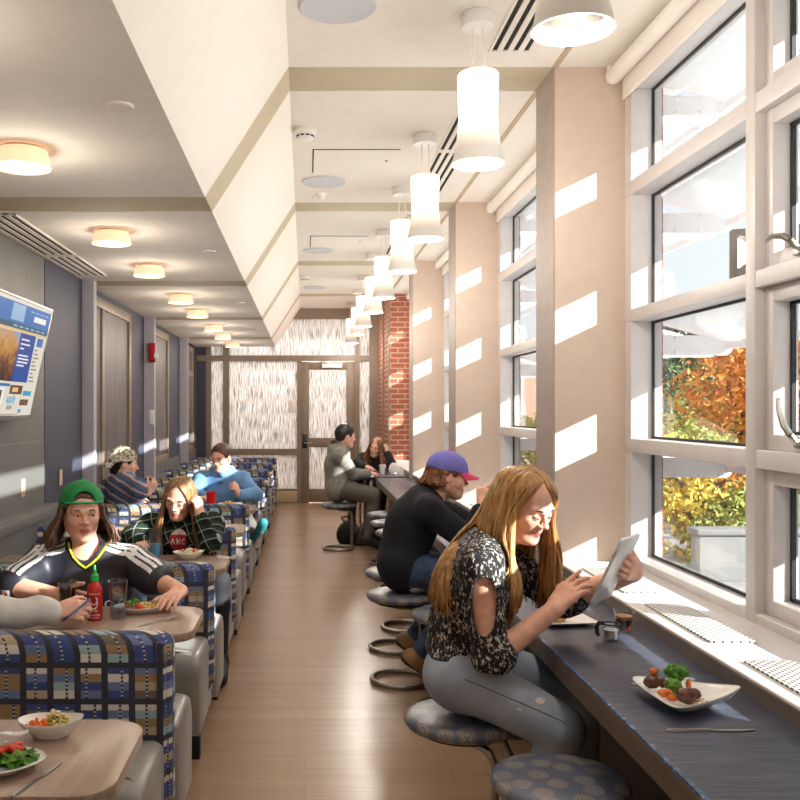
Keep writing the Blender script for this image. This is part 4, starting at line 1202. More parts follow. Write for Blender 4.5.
t = thing('espresso_glass', 'small clear glass of espresso with crema on the slate counter', 'glass', (1.155, 3.26, CZ))
b = MB(); b.lathe([(0, 0), (.026, 0), (.029, .005), (.036, .082), (.034, .082), (.0265, .010), (0, .008)], n=28); b.build('glass_wall', 'tumbler_glass', t)
b = MB(); b.lathe([(0, .0085), (.0258, .011), (.0302, .050), (0, .050)], n=28); b.build('coffee', 'coffee', t)
b = MB(); b.lathe([(0, .050), (.0303, .050), (.0312, .062), (0, .063)], n=28); b.build('crema', 'crema', t)
t = thing('milk_cup', 'small glass milk cup with a black handle beside the espresso', 'cup', (1.075, 3.16, CZ))
b = MB(); b.lathe([(0, 0), (.024, 0), (.027, .004), (.029, .056), (.027, .056), (.0245, .008), (0, .007)], n=26); b.build('glass_wall', 'tumbler_glass', t)
b = MB(); b.lathe([(0, .0075), (.0238, .0085), (.0255, .036), (0, .036)], n=26); b.build('milk', 'cream', t)
b = MB(); b.tube([(-.026, 0, .058), (-.042, -.002, .060), (-.052, -.003, .050), (-.050, -.003, .025), (-.044, -.002, .016)], [.007, .008, .008, .007, .006], 10); b.tube([(.0285*math.cos(a), .0285*math.sin(a), .056) for a in (2*PI*i/24 for i in range(24))], .003, 6, closed=True); b.build('handle', 'black_plastic', t)
t = thing('dessert_plate', 'square white plate with an iced pastry under the hands of the woman with the tablet', 'plate', (.985, 3.42, CZ), .12)
b = MB(); q = rounded(-.10, .10, -.095, .095, .02, 5)
b.rings([[(p[0]*s, p[1]*s, z) for p in q] for s, z in ((.62, 0), (.66, .003), (.97, .014), (1, .017), (.97, .018), (.72, .008), (.05, .007))]); b.build('plate', 'white_ceramic', t, angle=1.2)
b = MB(); b.lathe([(0, .008), (.03, .008), (.043, .028), (.045, .038), (.03, .046), (0, .048)], (-.03, .0, 0), 22); b.build('pastry', 'pastry', t)
b = MB(); b.lathe([(0, .044), (.030, .044), (.031, .056), (.024, .061), (.025, .068), (.016, .073), (.015, .08), (.004, .087), (0, .087)], (-.03, .0, 0), 22); b.build('icing', 'cream', t)
# far counter: cup and crumpled paper
t = thing('paper_cup', 'white takeaway cup between the two people at the brick pier', 'cup', (.965, 11.2, CZ))
b = MB(); b.lathe([(0, 0), (.029, 0), (.041, .105), (.038, .105), (.027, .004), (0, .004)], n=22); b.build('cup_wall', 'white_plastic', t)
b = MB(); b.lathe([(.043, .102), (.043, .109), (.036, .117), (0, .117)], n=22); b.build('lid', 'white_plastic', t)
for x, y, s, l in ((1.12, 11.3, 1.0, 'white paper bag standing by the brick pier'), (1.16, 10.95, .7, 'crumpled white napkin by the brick pier')):
    t = thing('paper_bag' if s == 1 else 'paper_napkin', l, 'bag' if s == 1 else 'napkin', (x, y, CZ))
    b = MB(); rr = random.Random(3)
    b.rings([[(math.cos(a)*.07*s*k+rr.uniform(-.008, .008), math.sin(a)*.05*s*k+rr.uniform(-.008, .008), z*s) for a in (2*PI*i/12 for i in range(12))] for z, k in ((0, 1), (.04, 1.05), (.09, .95), (.12, .6), (.135, .3))]); b.build('paper', 'white_plastic', t, angle=.3)
# ================================================================ PEOPLE
from mathutils.bvhtree import BVHTree
A_ = lambda *v: np.array(v, float)
def nrm(v):
    v = np.array(v, float); return v/np.linalg.norm(v)
def frame(f, roll=0.):
    f = nrm(f); l = nrm(np.cross([0, 0, 1], f)); u = np.cross(f, l)
    if roll:
        c, s = math.cos(roll), math.sin(roll); l, u = l*c+u*s, u*c-l*s
    return np.stack([f, l, u], 1)          # columns: forward, left, up
def ik(a, b, l1, l2, pole):
    a, b = np.array(a, float), np.array(b, float); d = b-a; L = np.linalg.norm(d)
    if L > (l1+l2)*.999: return a+d*(l1/(l1+l2))
    x = (l1*l1-l2*l2+L*L)/(2*L); h = math.sqrt(max(l1*l1-x*x, 0)); u = d/L
    p = np.array(pole, float); p = p-u*(p@u); p = nrm(p)
    return a+u*x+p*h
def rot(v, ax, a):
    v = np.array(v, float); ax = nrm(ax)
    return v*math.cos(a)+np.cross(ax, v)*math.sin(a)+ax*(ax@v)*(1-math.cos(a))
def hand(F, w, f, n, side, curl=(.3, .3, .3, .3), s=1., thumb=.25, spread=.06):
    """palm, four fingers with three joints each and a thumb; n is the way the palm faces"""
    w = np.array(w, float); f = nrm(f); n = np.array(n, float); n = nrm(n-f*(n@f))
    t = np.cross(f, n)*(1 if side == 'R' else -1)
    offs = (.031, .0105, -.010, -.029); lens = (.072, .080, .074, .058)
    nails = []
    for i in range(4):
        k = w+f*(.088-.006*abs(i-1))*s+t*offs[i]*s
        F.cone(w+f*.004*s+t*offs[i]*.45*s, .0165*s, k, .0112*s, .012*s)
        d = rot(f, n, 0)+t*spread*(1.5-i)*.6; d = nrm(d); p = k; ax = np.cross(d, n)
        for j, (q, r0, r1, b) in enumerate(((.45, .0098, .0090, .85), (.31, .0090, .0080, 1.15), (.26, .0080, .0066, .7))):
            d = nrm(rot(d, ax, curl[i]*b)); e = p+d*lens[i]*q*s
            F.cone(p, r0*s, e, r1*s, .0022*s); p = e
        nails.append((p, d, np.cross(ax, d)))
    b0 = w+f*.022*s+t*.020*s; b1 = w+f*.046*s+t*.040*s+n*.012*s
    F.cone(b0, .019*s, b1, .0135*s, .012*s)
    d = nrm(f*.75+t*.55+n*thumb); p = b1+d*.036*s; F.cone(b1, .0118*s, p, .0102*s, .004*s)
    d2 = nrm(d*.7+f*.35+n*thumb*.8-t*.1); F.cone(p, .0102*s, p+d2*.030*s, .0078*s, .003*s)
def head(F, c, R, s):
    """cranium, jaw, brow, eye hollows, nose, lips and ears; local axes forward, left, up"""
    P = lambda x, y, z: c+R@(A_(x, y, z)*s)
    E = lambda ctr, r, k=.02, mode='add': F.ell(P(*ctr), A_(*r)*s, R, k*s, mode)
    E((-.014, 0, .032), (.098, .077, .086)); E((.018, 0, -.030), (.068, .061, .082), .03)
    E((.068, 0, -.094), (.024, .024, .019), .03)
    for y in (1, -1):
        F.cone(P(-.012, y*.056, -.048), .014*s, P(.050, y*.020, -.094), .016*s, .03*s)
        E((.055, y*.037, -.020), (.026, .024, .024), .02)
        F.cone(P(.074, y*.042, .021), .010*s, P(.083, y*.012, .018), .0105*s, .014*s)
    for y in (1, -1): E((.101, y*.031, .002), (.020, .021, .0125), .010, 'sub')
    F.cone(P(.082, 0, .014), .0070*s, P(.105, 0, -.022), .0082*s, .008*s); E((.106, 0, -.026), (.010, .0095, .0085), .006)
    for y in (1, -1): E((.094, y*.0125, -.030), (.011, .0075, .0075), .006)
    E((.062, 0, -.054), (.026, .028, .024), .016)
    F.cone(P(.078, -.023, -.0610), .0028*s, P(.0880, -.005, -.0570), .0046*s, .005*s); F.cone(P(.078, .023, -.0610), .0028*s, P(.0880, .005, -.0570), .0046*s, .005*s)
    F.cone(P(.077, -.018, -.0660), .0036*s, P(.0860, 0, -.0690), .0056*s, .005*s); F.cone(P(.077, .018, -.0660), .0036*s, P(.0860, 0, -.0690), .0056*s, .005*s)
    for y in (1, -1):
        E((-.008, y*.079, .0), (.020, .010, .031), .008); E((-.004, y*.087, .002), (.010, .006, .018), .005, 'sub')
def face_bits(root, body, c, R, s, brow='brow_brown', eyes='open', look=(0, 0), skin='skin'):
    P = lambda x, y, z: Vector(c+R@(A_(x, y, z)*s))
    R3 = Matrix(R.tolist())
    for y in (1, -1):
        b = MB(); b.ball(P(.0745, y*.031, .002), .0130*s, 16, 12, (1, 1.05, .80), R3); e = b.build('eye', 'eye_white' if eyes == 'open' else skin, root, world=True)
        g = MB()
        if eyes == 'open':
            g.ball(P(.0838, y*.031+look[0], .002+look[1]), .0062*s, 12, 8, (.7, 1, 1), R3); g.build('iris', 'iris', e, world=True)
            g = MB(); g.tube([P(.0800, y*.0175, .0030), P(.0875, y*.025, .0098), P(.0870, y*.035, .0100), P(.0790, y*.0455, .0030)], [.0015*s, .0034*s, .0034*s, .0018*s], 8); g.build('eyelid', skin, e, world=True)
            g = MB(); g.tube([P(.0825, y*.0175, .0020), P(.0895, y*.026, .0072), P(.0888, y*.035, .0072), P(.0805, y*.0455, .0020)], [.0008*s, .0014*s, .0014*s, .0010*s], 6); g.build('eyelashes', brow, e, world=True)
            g = MB(); g.tube([P(.0815, y*.0185, -.0015), P(.0865, y*.027, -.0070), P(.0855, y*.036, -.0070), P(.0785, y*.0450, -.001)], [.0010*s, .0018*s, .0018*s, .0010*s], 6); g.build('eyelid', skin, e, world=True)
        else:
            g.tube([P(.0835, y*.0180, -.0015), P(.0880, y*.026, -.0060), P(.0870, y*.036, -.0060), P(.0795, y*.0450, -.001)], [.0008*s, .0019*s, .0019*s, .0009*s], 6); g.build('eyelashes', brow, e, world=True)
        g = MB(); g.tube([P(.0895, y*.013, .0205), P(.0915, y*.024, .0250), P(.0875, y*.037, .0260), P(.0780, y*.0490, .0205)], [.0016*s, .0030*s, .0028*s, .0010*s], 6); g.build('eyebrow', brow, root, world=True)
def body_mats(me, c, R, s, stubble=False):
    """lips on the body mesh"""
    q = (face_centers(me)-c)@R/s
    lips = (q[:, 0] > .079) & (np.abs(q[:, 1]) < .0225-np.abs(q[:, 2]+.0615)*.9) & (q[:, 2] > -.0725) & (q[:, 2] < -.0525)
    beard = (q[:, 2] < -.040-.25*np.maximum(0, q[:, 0]-.05)) & (q[:, 0] > .0) & (q[:, 2] > -.112) & (np.abs(q[:, 1]) < .068) if stubble else np.zeros(len(q), bool)
    paint(me, np.where(lips, 1, np.where(beard, 2, 0)))
class Fig:
    def __init__(self, label, loc, J, face, s=1.06, res=.006, w=1., fem=False, roll=0., neck_len=None):
        self.s = s; self.res = res; self.w = w; self.fem = fem
        self.t = thing('person', label, 'person', loc)
        self.J = {k: np.array(v, float) for k, v in J.items()}
        J = self.J
        self.f = nrm(np.cross(nrm((J['shL']-J['shR'])*A_(1, 1, 0)), [0, 0, 1])); self.l = nrm(np.cross([0, 0, 1], self.f))
        J['hipL'] = J['pelvis']+self.l*.088*s; J['hipR'] = J['pelvis']-self.l*.088*s
        J['waist'] = J['pelvis']*.5+J['chest']*.5-self.f*.01
        self.c = J['head']; self.R = frame(face, roll)
        self.hands = {}
        P = np.array([v for v in J.values()])
        self.lo = P.min(0)-.20*s; self.hi = P.max(0)+.20*s
    def torso(self, F, g):
        J, s, f, w = self.J, self.s, self.f, self.w
        F.cone(J['hipL'], .095*s+g, J['hipR'], .095*s+g, .03)
        F.cone(J['pelvis'], .132*s*w+g, J['waist'], .122*s*w+g, .05, (f, .76))
        F.cone(J['waist'], .122*s*w+g, J['chest'], .142*s*w+g, .05, (f, .74))
        up = J['chest']*.35+J['neck']*.65
        F.cone(J['chest'], .142*s*w+g, up-self.f*.005, .112*s*w+g, .05, (f, .72))
        for k in ('shL', 'shR'):
            F.cone(up*.5+J['neck']*.5, .052*s+g, J[k], .054*s+g, .045)
            F.cone(J['chest']*.6+J[k]*.4, .09*s+g, J[k], .054*s+g, .04, (f, .8))
        if self.fem:
            for k in (1, -1): F.ell(J['chest']+f*.085*s+self.l*k*.065*s+A_(0, 0, .03), A_(.062, .066, .066)*s+g, None, .04)
    def arm(self, F, side, g, upto=1.0, fore=True, g2=None):
        J, s = self.J, self.s; a, e, b = J['sh'+side], J['el'+side], J['wr'+side]
        g2 = g if g2 is None else g2
        if upto <= 1:
            F.cone(a, .054*s+g, a+(e-a)*upto, (.054-.012*upto)*s+g2, .025)
        else:
            F.cone(a, .054*s+g, e, .042*s+g, .025)
            F.cone(e, .042*s+g, e+(b-e)*(upto-1), (.042-.014*(upto-1))*s+g2, .02)
    def leg(self, F, side, g, upto=2.0):
        J, s = self.J, self.s; h, k, a = J['hip'+side], J['kn'+side], J['an'+side]
        F.cone(h, .090*s+g, k, .060*s+g, .04)
        if upto > 1: 
            e = k+(a-k)*(upto-1); m = k+(a-k)*.3
            F.cone(k, .058*s+g, m, .056*s+g, .03); F.cone(m, .056*s+g, e, (.056-.020*(upto-1))*s+g, .03)
    def body(self, skin='skin', hands=None, brow='brow_brown', eyes='open', look=(0, 0), legs=True, stubble=False):
        J, s = self.J, self.s
        F = Field(self.lo, self.hi, self.res)
        self.torso(F, -.004)
        for sd in 'LR':
            self.arm(F, sd, 0, 2.0)
            if legs:
                self.leg(F, sd, -.004)
                F.cone(J['an'+sd], .036*s, J['to'+sd], .028*s, .02)
        head(F, self.c, self.R, s)
        F.cone(self.c+self.R@(A_(-.022, 0, -.055)*s), .051*s, J['neck']+A_(0, 0, -.03), .056*s, .022)
        for sd in 'LR':
            h = (hands or {}).get(sd)
            if h: hand(F, J['wr'+sd], h[0], h[1], sd, h[2] if len(h) > 2 else (.3,)*4, s*.98, h[3] if len(h) > 3 else .25)
        me = F.mesh(); soften(me, 1, .3); body_mats(me, self.c, self.R, s, stubble)
        o = link_mesh('body', me, [skin, 'lips', 'skin_stubble'], self.t, True, angle=None)
        face_bits(self.t, o, self.c, self.R, s, brow, eyes, look, skin)
        return o
    def wear(self, name, mat, build, res=None, ripple=0., colour=None, smooth=2, seed=1, cuts=(), sc=26):
        F = Field(self.lo, self.hi, res or max(self.res, .006))
        build(F)
        if ripple: F.ripple(ripple, sc, seed)
        for p, n in cuts: F.below(p, n)
        me = F.mesh(); soften(me, smooth, .5)
        if colour is not None: paint(me, colour(face_centers(me)))
        return link_mesh(name, me, mat, self.t, True, angle=None)
    def trousers(self, mat, g=.012, upto=1.95, ripple=.0035, top=.06, **kw):
        J, s, w = self.J, self.s, self.w
        def bld(F):
            F.cone(J['hipL'], .095*s+g, J['hipR'], .095*s+g, .03)
            F.cone(J['pelvis'], .132*s*w+g, J['pelvis']*.7+J['waist']*.3, .128*s*w+g, .05, (self.f, .76))
            for sd in 'LR': self.leg(F, sd, g, upto)
        return self.wear('trousers', mat, bld, ripple=ripple, **kw)
    def shoes(self, mat='shoe_black', sole='shoe_sole'):
        J, s = self.J, self.s
        for sd in 'LR':
            a, t = J['an'+sd], J['to'+sd]; d = t-a; 
            up = nrm(np.cross(d, np.cross(A_(0, 0, 1) if abs(nrm(d)[2]) < .9 else self.f, d)))
            fw = nrm(d-up*0); 
            heel = a-fw*.035*s-up*.02*s; toe = t+fw*.02*s
            F = Field(np.minimum(heel, toe)-.09, np.maximum(heel, toe)+.09, .005)
            F.cone(a+up*.02*s, .043*s, a-up*.025*s, .043*s, .02); F.cone(heel, .040*s, toe, .036*s, .03); F.cone(a, .042*s, t, .034*s, .03)
            F.below(heel-up*.028*s, -up)
            o = link_mesh('shoe', F.mesh(), mat, self.t, True, angle=None)
            F = Field(np.minimum(heel, toe)-.09, np.maximum(heel, toe)+.09, .005)
            F.cone(heel, .046*s, toe, .041*s, .03); F.below(heel-up*.026*s, up); F.below(heel-up*.046*s, -up)
            link_mesh('sole', F.mesh(), sole, o, True, angle=None)
    # ---- heads
    def P(self, x, y, z): return self.c+self.R@(A_(x, y, z)*self.s)
    def short_hair(self, mat, thick=.010, front=.078, low=-.055, ripple=.002, seed=1, res=.004):
        s = self.s; F = Field(self.c-.16*s, self.c+.16*s, res)
        F.ell(self.P(-.016, 0, .034), A_(.098+thick, .077+thick, .086+thick)*s, self.R, .01)
        F.cone(self.P(-.07, 0, -.02), .05*s, self.P(-.055, 0, low), .045*s, .02)
        F.ell(self.P(.095, 0, -.045), A_(.080, .12, .120)*s, self.R, .012, 'sub')
        F.ell(self.P(.0, .10, -.05), A_(.060, .05, .070)*s, self.R, .01, 'sub'); F.ell(self.P(.0, -.10, -.05), A_(.060, .05, .070)*s, self.R, .01, 'sub')
        F.below(self.P(0, 0, low), -self.R[:, 2])
        F.ripple(ripple, 120, seed)
        return link_mesh('hair', F.mesh(), mat, self.t, True, angle=None)
    def long_hair(self, mat, n=320, lo=52, hi=180, length=lambda p: .4, out=lambda p: .0, flow=lambda p: (0, 0, 0), r=.0065, wave=.004, curl=0., seed=2, root=None, layers=(1.02, 1.16), part=.0, over=None, jitter=.010, near=None):
        """locks from the parting over the scalp, hanging from ear level"""
        s = self.s; rr = random.Random(seed); b = MB(); bv = None; sg = 1
        if over is not None:
            off = world_loc(over); vv = [v.co+off for v in over.data.vertices]
            bv = BVHTree.FromPolygons(vv, [q.vertices for q in over.data.polygons])
            ce = sum(vv, Vector())/len(vv); sg = 1 if sum((q.center+off-ce).dot(q.normal) for q in over.data.polygons) > 0 else -1
        for i in range(n):
            ph = math.radians(rr.uniform(lo if i % 2 or near is None else near, hi))*(1 if i % 2 else -1)
            k = rr.uniform(*layers); c, q = math.cos(ph), math.sin(ph)
            z0 = 1. if root is None else 0.
            th = math.radians(56*c+rr.uniform(-7, 7) if c > 0 else 62*c+rr.uniform(-7, 7))
            pv = part+math.copysign(.03, q)
            d0 = nrm((math.sin(th), pv, math.cos(th))); d1 = nrm((c, q, -.12))
            om = math.acos(max(-1, min(1, float(d0@d1))))
            sl = lambda u: (d0*math.sin((1-u)*om)+d1*math.sin(u*om))/max(math.sin(om), 1e-4)
            pk = lambda d, kk: self.P(*(A_(-.014, 0, .032)+d*A_(.101, .081, .090)*kk))
            T = pk(d0, 1.0+.02*(k-1)); M1 = pk(sl(.3), 1.01+.55*(k-1)); M2 = pk(sl(.65), 1.02+.8*(k-1))
            E = self.P(-.014+.104*c*k, .085*q*k, -.02)
            pts = [T, M1, M2, E] if root is None else [self.P(-.014+.100*c*k, .080*q*k, root), E]
            L = length(math.degrees(ph))*rr.uniform(.8, 1.05); o = out(math.degrees(ph)); fl = A_(*flow(math.degrees(ph)))
            dirv = nrm((self.R@A_(c, q, 0))*A_(1, 1, 0)+1e-6)
            jx = A_(rr.gauss(0, 1), rr.gauss(0, 1), 0)*jitter; w0 = rr.uniform(0, 6)
            for j in range(1, 7):
                u = j/6
                wv = A_(math.sin(w0+u*9), math.cos(w0*1.3+u*8), 0)*wave
                if curl: wv = A_(math.sin(w0+u*22), math.cos(w0+u*22), 0)*curl
                pts.append(E+A_(0, 0, -L*u)+dirv*o*math.sin(min(u*1.4, 1)*PI/2)+fl*u**1.2+jx*u+wv*u)
            if bv is not None:
                for a in range(3, len(pts)):
                    h = bv.find_nearest(Vector(pts[a]))
                    if h[0] is not None:
                        dd = (Vector(pts[a])-h[0]).dot(h[1])*sg
                        if dd < .009+.010*(i % 5)/5: pts[a] = A_(*(h[0]+h[1]*sg*(.009+.014*(i % 5)/5)))
            m = len(pts); rad = [r*s*(.55 if a == 0 else 1.0 if a < m-2 else .75 if a == m-2 else .2) for a in range(m)]
            # smooth the line once
            sp = [pts[0]]
            for a in range(m-1):
                sp += [pts[a]*.5+pts[a+1]*.5, pts[a+1]] if a else [pts[1]]
            rad2 = [rad[0]]
            for a in range(m-1): rad2 += [rad[a]*.5+rad[a+1]*.5, rad[a+1]] if a else [rad[1]]
            for a in range(1, len(sp)-1): sp[a] = sp[a]*.5+(sp[a-1]+sp[a+1])*.25
            b.tube([Vector(p) for p in sp], rad2, 5)
        return b.build('hair', mat, self.t, world=True, angle=None)
    def cap(self, mat, bill_mat, direction=1, tilt=.0, low=.028, hole=False, strap=None, squat=1.0):
        """baseball cap; direction 1: bill to the front, -1: worn backwards"""
        s = self.s; R = self.R@np.array(Matrix.Rotation(tilt, 3, 'Y'))
        P = lambda x, y, z: self.c+R@(A_(x, y, z)*s)
        F = Field(self.c-.19*s, self.c+.19*s, .004)
        F.ell(P(-.014, 0, .040), A_(.116, .094, .100*squat)*s, R, .0); F.below(P(0, 0, low), -R[:, 2])
        F.ell(P(-.014, 0, .030), A_(.104, .083, .086)*s, R, .0, 'sub')
        if hole: F.ell(P(.10, 0, low+.012), A_(.05, .046, .044)*s, R, .003, 'sub')
        me = F.mesh(); soften(me, 1)
        cap = link_mesh('cap', me, mat, self.t, True, angle=None)
        b = MB(); rows = []
        for i in range(9):
            u = i/8; row = []
            for j in range(13):
                a = math.radians(-58+116*j/12)
                x = (-.014+.108*math.cos(a)); y = .088*math.sin(a)
                ext = .074*math.cos(a*.9)*u
                z = low+.006-.020*u-.030*(math.sin(a)**2)*u-.0*abs(y)
                row.append(P((x+ext)*direction if direction > 0 else -(x+ext)-.028, y, z))
            rows.append(row)
        for off in (0, .0035):
            vr = [[b.bm.verts.new(Vector(p+R[:, 2]*off*s)) for p in row] for row in rows]
            for i in range(8):
                for j in range(12): b.bm.faces.new((vr[i][j], vr[i][j+1], vr[i+1][j+1], vr[i+1][j]))
        b.build('bill', bill_mat, cap, world=True, angle=None)
        b = MB(); b.ball(Vector(P(-.014, 0, .138*squat if squat < 1 else .140)), .008*s, 10, 6); b.build('button', bill_mat, cap, world=True)
        if strap:
            b = MB(); b.tube([Vector(P(-.012+.113*math.cos(a), .092*math.sin(a), low+.006)) for a in (math.radians(-52+104*i/12) for i in range(13))], .0085*s, 8, flatten=.5)
            b.build('strap', strap, cap, world=True)
        return cap
def sleeve_to(fig, sd, t):
    """the point where a sleeve of length t ends (0..1 upper arm, 1..2 forearm) and its direction"""
    J = fig.J; a, e, b = J['sh'+sd], J['el'+sd], J['wr'+sd]
    return (a+(e-a)*t, nrm(e-a)) if t <= 1 else (e+(b-e)*(t-1), nrm(b-e))
# ---------------------------------------------------------------- the person in the green cap
def arms(J, s, poles):
    for sd in 'LR':
        if 'el'+sd not in J: J['el'+sd] = ik(J['sh'+sd], J['wr'+sd], .285*s, .255*s, poles[sd])
    return J
s = 1.08
J = dict(pelvis=(-1.0, 4.33, .635), chest=(-1.0, 4.20, .76), neck=(-1.005, 4.17, .945), head=(-1.022, 4.12, 1.125), shL=(-.80, 4.18, .88), shR=(-1.215, 4.18, .88),
    wrL=(-.545, 3.955, .80), wrR=(-1.05, 3.86, .80), elR=(-1.295, 4.00, .812), elL=(-.665, 4.07, .822), knL=(-.86, 3.93, .565), knR=(-1.12, 3.93, .565), anL=(-.86, 4.02, .09), anR=(-1.12, 4.02, .09), toL=(-.86, 3.875, .045), toR=(-1.12, 3.875, .045))
arms(J, s, dict(L=(.5, .4, -.30), R=(-.6, .3, -.28)))
p = Fig('person in a green cap worn backwards and a black jersey with white shoulder stripes', (-1.0, 4.3, 0), J, (.36, -.93, -.06), s, .004, 1.08)
p.body('skin', dict(L=((-.30, -.92, -.10), (-.1, -.1, -1), (.25, .22, .25, .3), .1), R=((.62, -.72, .0), (.55, .5, -.2), (.55, .6, .6, .65), .3)), look=(.0035, 0))
g = .022
def bld(F):
    p.torso(F, g)
    for sd in 'LR': p.arm(F, sd, g, .86, g2=g+.016)
    F.ell(p.J['neck']+p.f*.085+A_(0, 0, .055), (.075, .10, .085), None, .004, 'sub')
    for k in (1, -1): F.cone(p.J['neck']+p.f*.12+p.l*k*.055+A_(0, 0, .06), .030, p.J['neck']+p.f*.13+A_(0, 0, -.055), .012, .004, mode='sub')
def jersey(c):
    idx = np.zeros(len(c), int)
    for sd in 'LR':
        a, e = p.J['sh'+sd], p.J['el'+sd]; n0 = p.J['neck']*.62+a*.38
        for (q0, q1) in ((n0, a), (a, a+(e-a)*1.0)):
            d = q1-q0; L = np.linalg.norm(d); d = d/L; v = c-q0; t = v@d
            u0 = nrm(A_(0, -.55, .85)-d*(A_(0, -.55, .85)@d)); w_ = np.cross(d, u0)
            lat = v@w_; hi = v@u0
            m = (t > -.005) & (t < L+.004) & (hi > .02) & (np.linalg.norm(v-np.outer(t, d), axis=1) < .125)
            for o in (-.030, 0, .030): idx[m & (np.abs(lat-o) < .0095)] = 1
    return idx
sh = p.wear('jersey', ['jersey_black', 'jersey_white'], bld, .0042, .004, jersey, 1, 3, sc=22)
# collar, badges and chest lettering
F = p
ck = p.J['neck']
col_pts = []
from mathutils.bvhtree import BVHTree
BVH = {}
def surf(obj_list, o, d):
    """first point met on the given meshes (things in world space) going from o along d"""
    best = None
    for ob in obj_list:
        if ob.name not in BVH:
            off = world_loc(ob)
            BVH[ob.name] = BVHTree.FromPolygons([v.co+off for v in ob.data.vertices], [q.vertices for q in ob.data.polygons])
        bv = BVH[ob.name]
        h = bv.ray_cast(Vector(o), Vector(d))
        if h[0] is not None and (best is None or h[3] < best[3]): best = h
    return best
def patch(par, objs, x0, x1, z0, z1, y, name, mat, n=6, lift=.003, shape=None, d=(0, 1, 0)):
    """a small emblem laid on the cloth that faces the camera"""
    b = MB(); g_ = {}
    for i in range(n+1):
        for j in range(n+1):
            x, z = x0+(x1-x0)*i/n, z0+(z1-z0)*j/n
            h = surf(objs, (x, y, z), d)
            if h: g_[i, j] = b.bm.verts.new(h[0]-Vector(d)*lift)
    for i in range(n):
        for j in range(n):
            q = [(i, j), (i+1, j), (i+1, j+1), (i, j+1)]
            if all(a in g_ for a in q) and (shape is None or shape((i+.5)/n*2-1, (j+.5)/n*2-1)): b.bm.faces.new([g_[a] for a in q])
    return b.build(name, mat, par, world=True, angle=None)
def vline(par, objs, pts, y, r, name, mat, lift=.002, d=(0, 1, 0)):
    q = []
    for x, z in pts:
        h = surf(objs, (x, y, z), d)
        if h: q.append(h[0]-Vector(d)*lift)
    b = MB(); b.tube(q, r, 6); return b.build(name, mat, par, world=True)
cx = ck[0]+.012
v = [(-.078, .055), (-.07, .03), (-.05, -.005), (-.025, -.032), (0, -.052), (.025, -.032), (.05, -.005), (.07, .03), (.078, .055)]
b = MB(); pts = []
for (dx, dz) in v:
    h = surf([sh], (cx+dx*1.14, 3.7, ck[2]+dz-.012), (0, 1, 0))
    if h: pts.append(h[0]-Vector((0, .003, 0)))
b.tube(pts, .0052, 8); b.build('collar', 'jersey_lime', sh, world=True)
rnd = lambda u, w: u*u+w*w < 1
patch(sh, [sh], -.875, -.835, .745, .795, 3.6, 'badge', 'patch_orange', 8, shape=rnd)
patch(sh, [sh], -1.135, -1.085, .775, .812, 3.6, 'emblem', 'jersey_white', 10, shape=lambda u, w: abs(((u*1.2+w*.6)*1.6) % 1-.5) > .16 and w < .35+u*.75)
patch(sh, [sh], -1.335, -1.295, .745, .805, 3.6, 'sleeve_badge', 'jersey_white', 8)
patch(sh, [sh], -1.322, -1.308, .775, .795, 3.6, 'sleeve_badge', 'tomato', 6, lift=.005)
for i, (a, q) in enumerate(((-.965, .055), (-.905, .05), (-.85, .04))):
    patch(sh, [sh], a, a+q*.7, .70, .735, 3.6, 'lettering', 'jersey_white', 10, shape=lambda u, w: .35 < u*u+w*w < 1)
p.trousers('jean_dark'); p.shoes()
p.short_hair('hair_brown', .006, low=-.06)
p.long_hair('hair_brown', 260, 66, 150, length=lambda a: .135, out=lambda a: .045, r=.0058, wave=.010, root=.03, seed=5, over=sh, jitter=.014)
p.cap('cap_green', 'cap_green', -1, tilt=-.12, low=.040, hole=True, strap='cap_green_light')
# ---------------------------------------------------------------- the person whose grey sleeve shows
s = 1.08
J = dict(pelvis=(-1.47, 3.35, .60), chest=(-1.46, 3.345, .84), neck=(-1.46, 3.37, 1.02), head=(-1.45, 3.40, 1.19), shL=(-1.66, 3.36, .95), shR=(-1.28, 3.36, .95),
    wrL=(-1.46, 3.66, .81), elL=(-1.69, 3.50, .86), wrR=(-.985, 3.545, .80), elR=(-1.225, 3.475, .815), knL=(-1.55, 3.74, .565), knR=(-1.36, 3.74, .565), anL=(-1.55, 3.72, .09), anR=(-1.36, 3.72, .09), toL=(-1.56, 3.86, .045), toR=(-1.35, 3.86, .045))
arms(J, s, dict(L=(-.8, -.2, -.45), R=(.8, 0, -.5)))
p = Fig('person at the photo edge whose grey sleeve reaches over the table with a phone', (-1.47, 3.36, 0), J, (.3, .95, -.15), s, .005, .82)
p.body('skin', dict(R=((.95, .12, .06), (.1, .8, -.5), (.62, .66, .7, .75), .45), L=((.7, .6, 0), (0, 0, -1))))
p.wear('sweatshirt', 'sweat_grey', lambda F: (p.torso(F, .016), p.arm(F, 'L', .018, 1.93), p.arm(F, 'R', .020, 1.93)), .005, .008, smooth=1, sc=48)
p.trousers('jean_dark'); p.shoes(); p.short_hair('hair_brown', .016)
t = thing('phone', 'slim phone held in the hand with the grey sleeve', 'phone', (-.905, 3.56, .805), .25)
b = MB(); b.prism(rounded(-.062, .062, -.031, .031, .008), -.004, .004, .0015); o = b.build('housing', 'phone_blue', t)
b = MB(); b.prism(rounded(-.058, .058, -.028, .028, .006), .004, .0046); b.build('display', 'dark_glass', t)
t.rotation_euler = (-.5, -.45, .9)
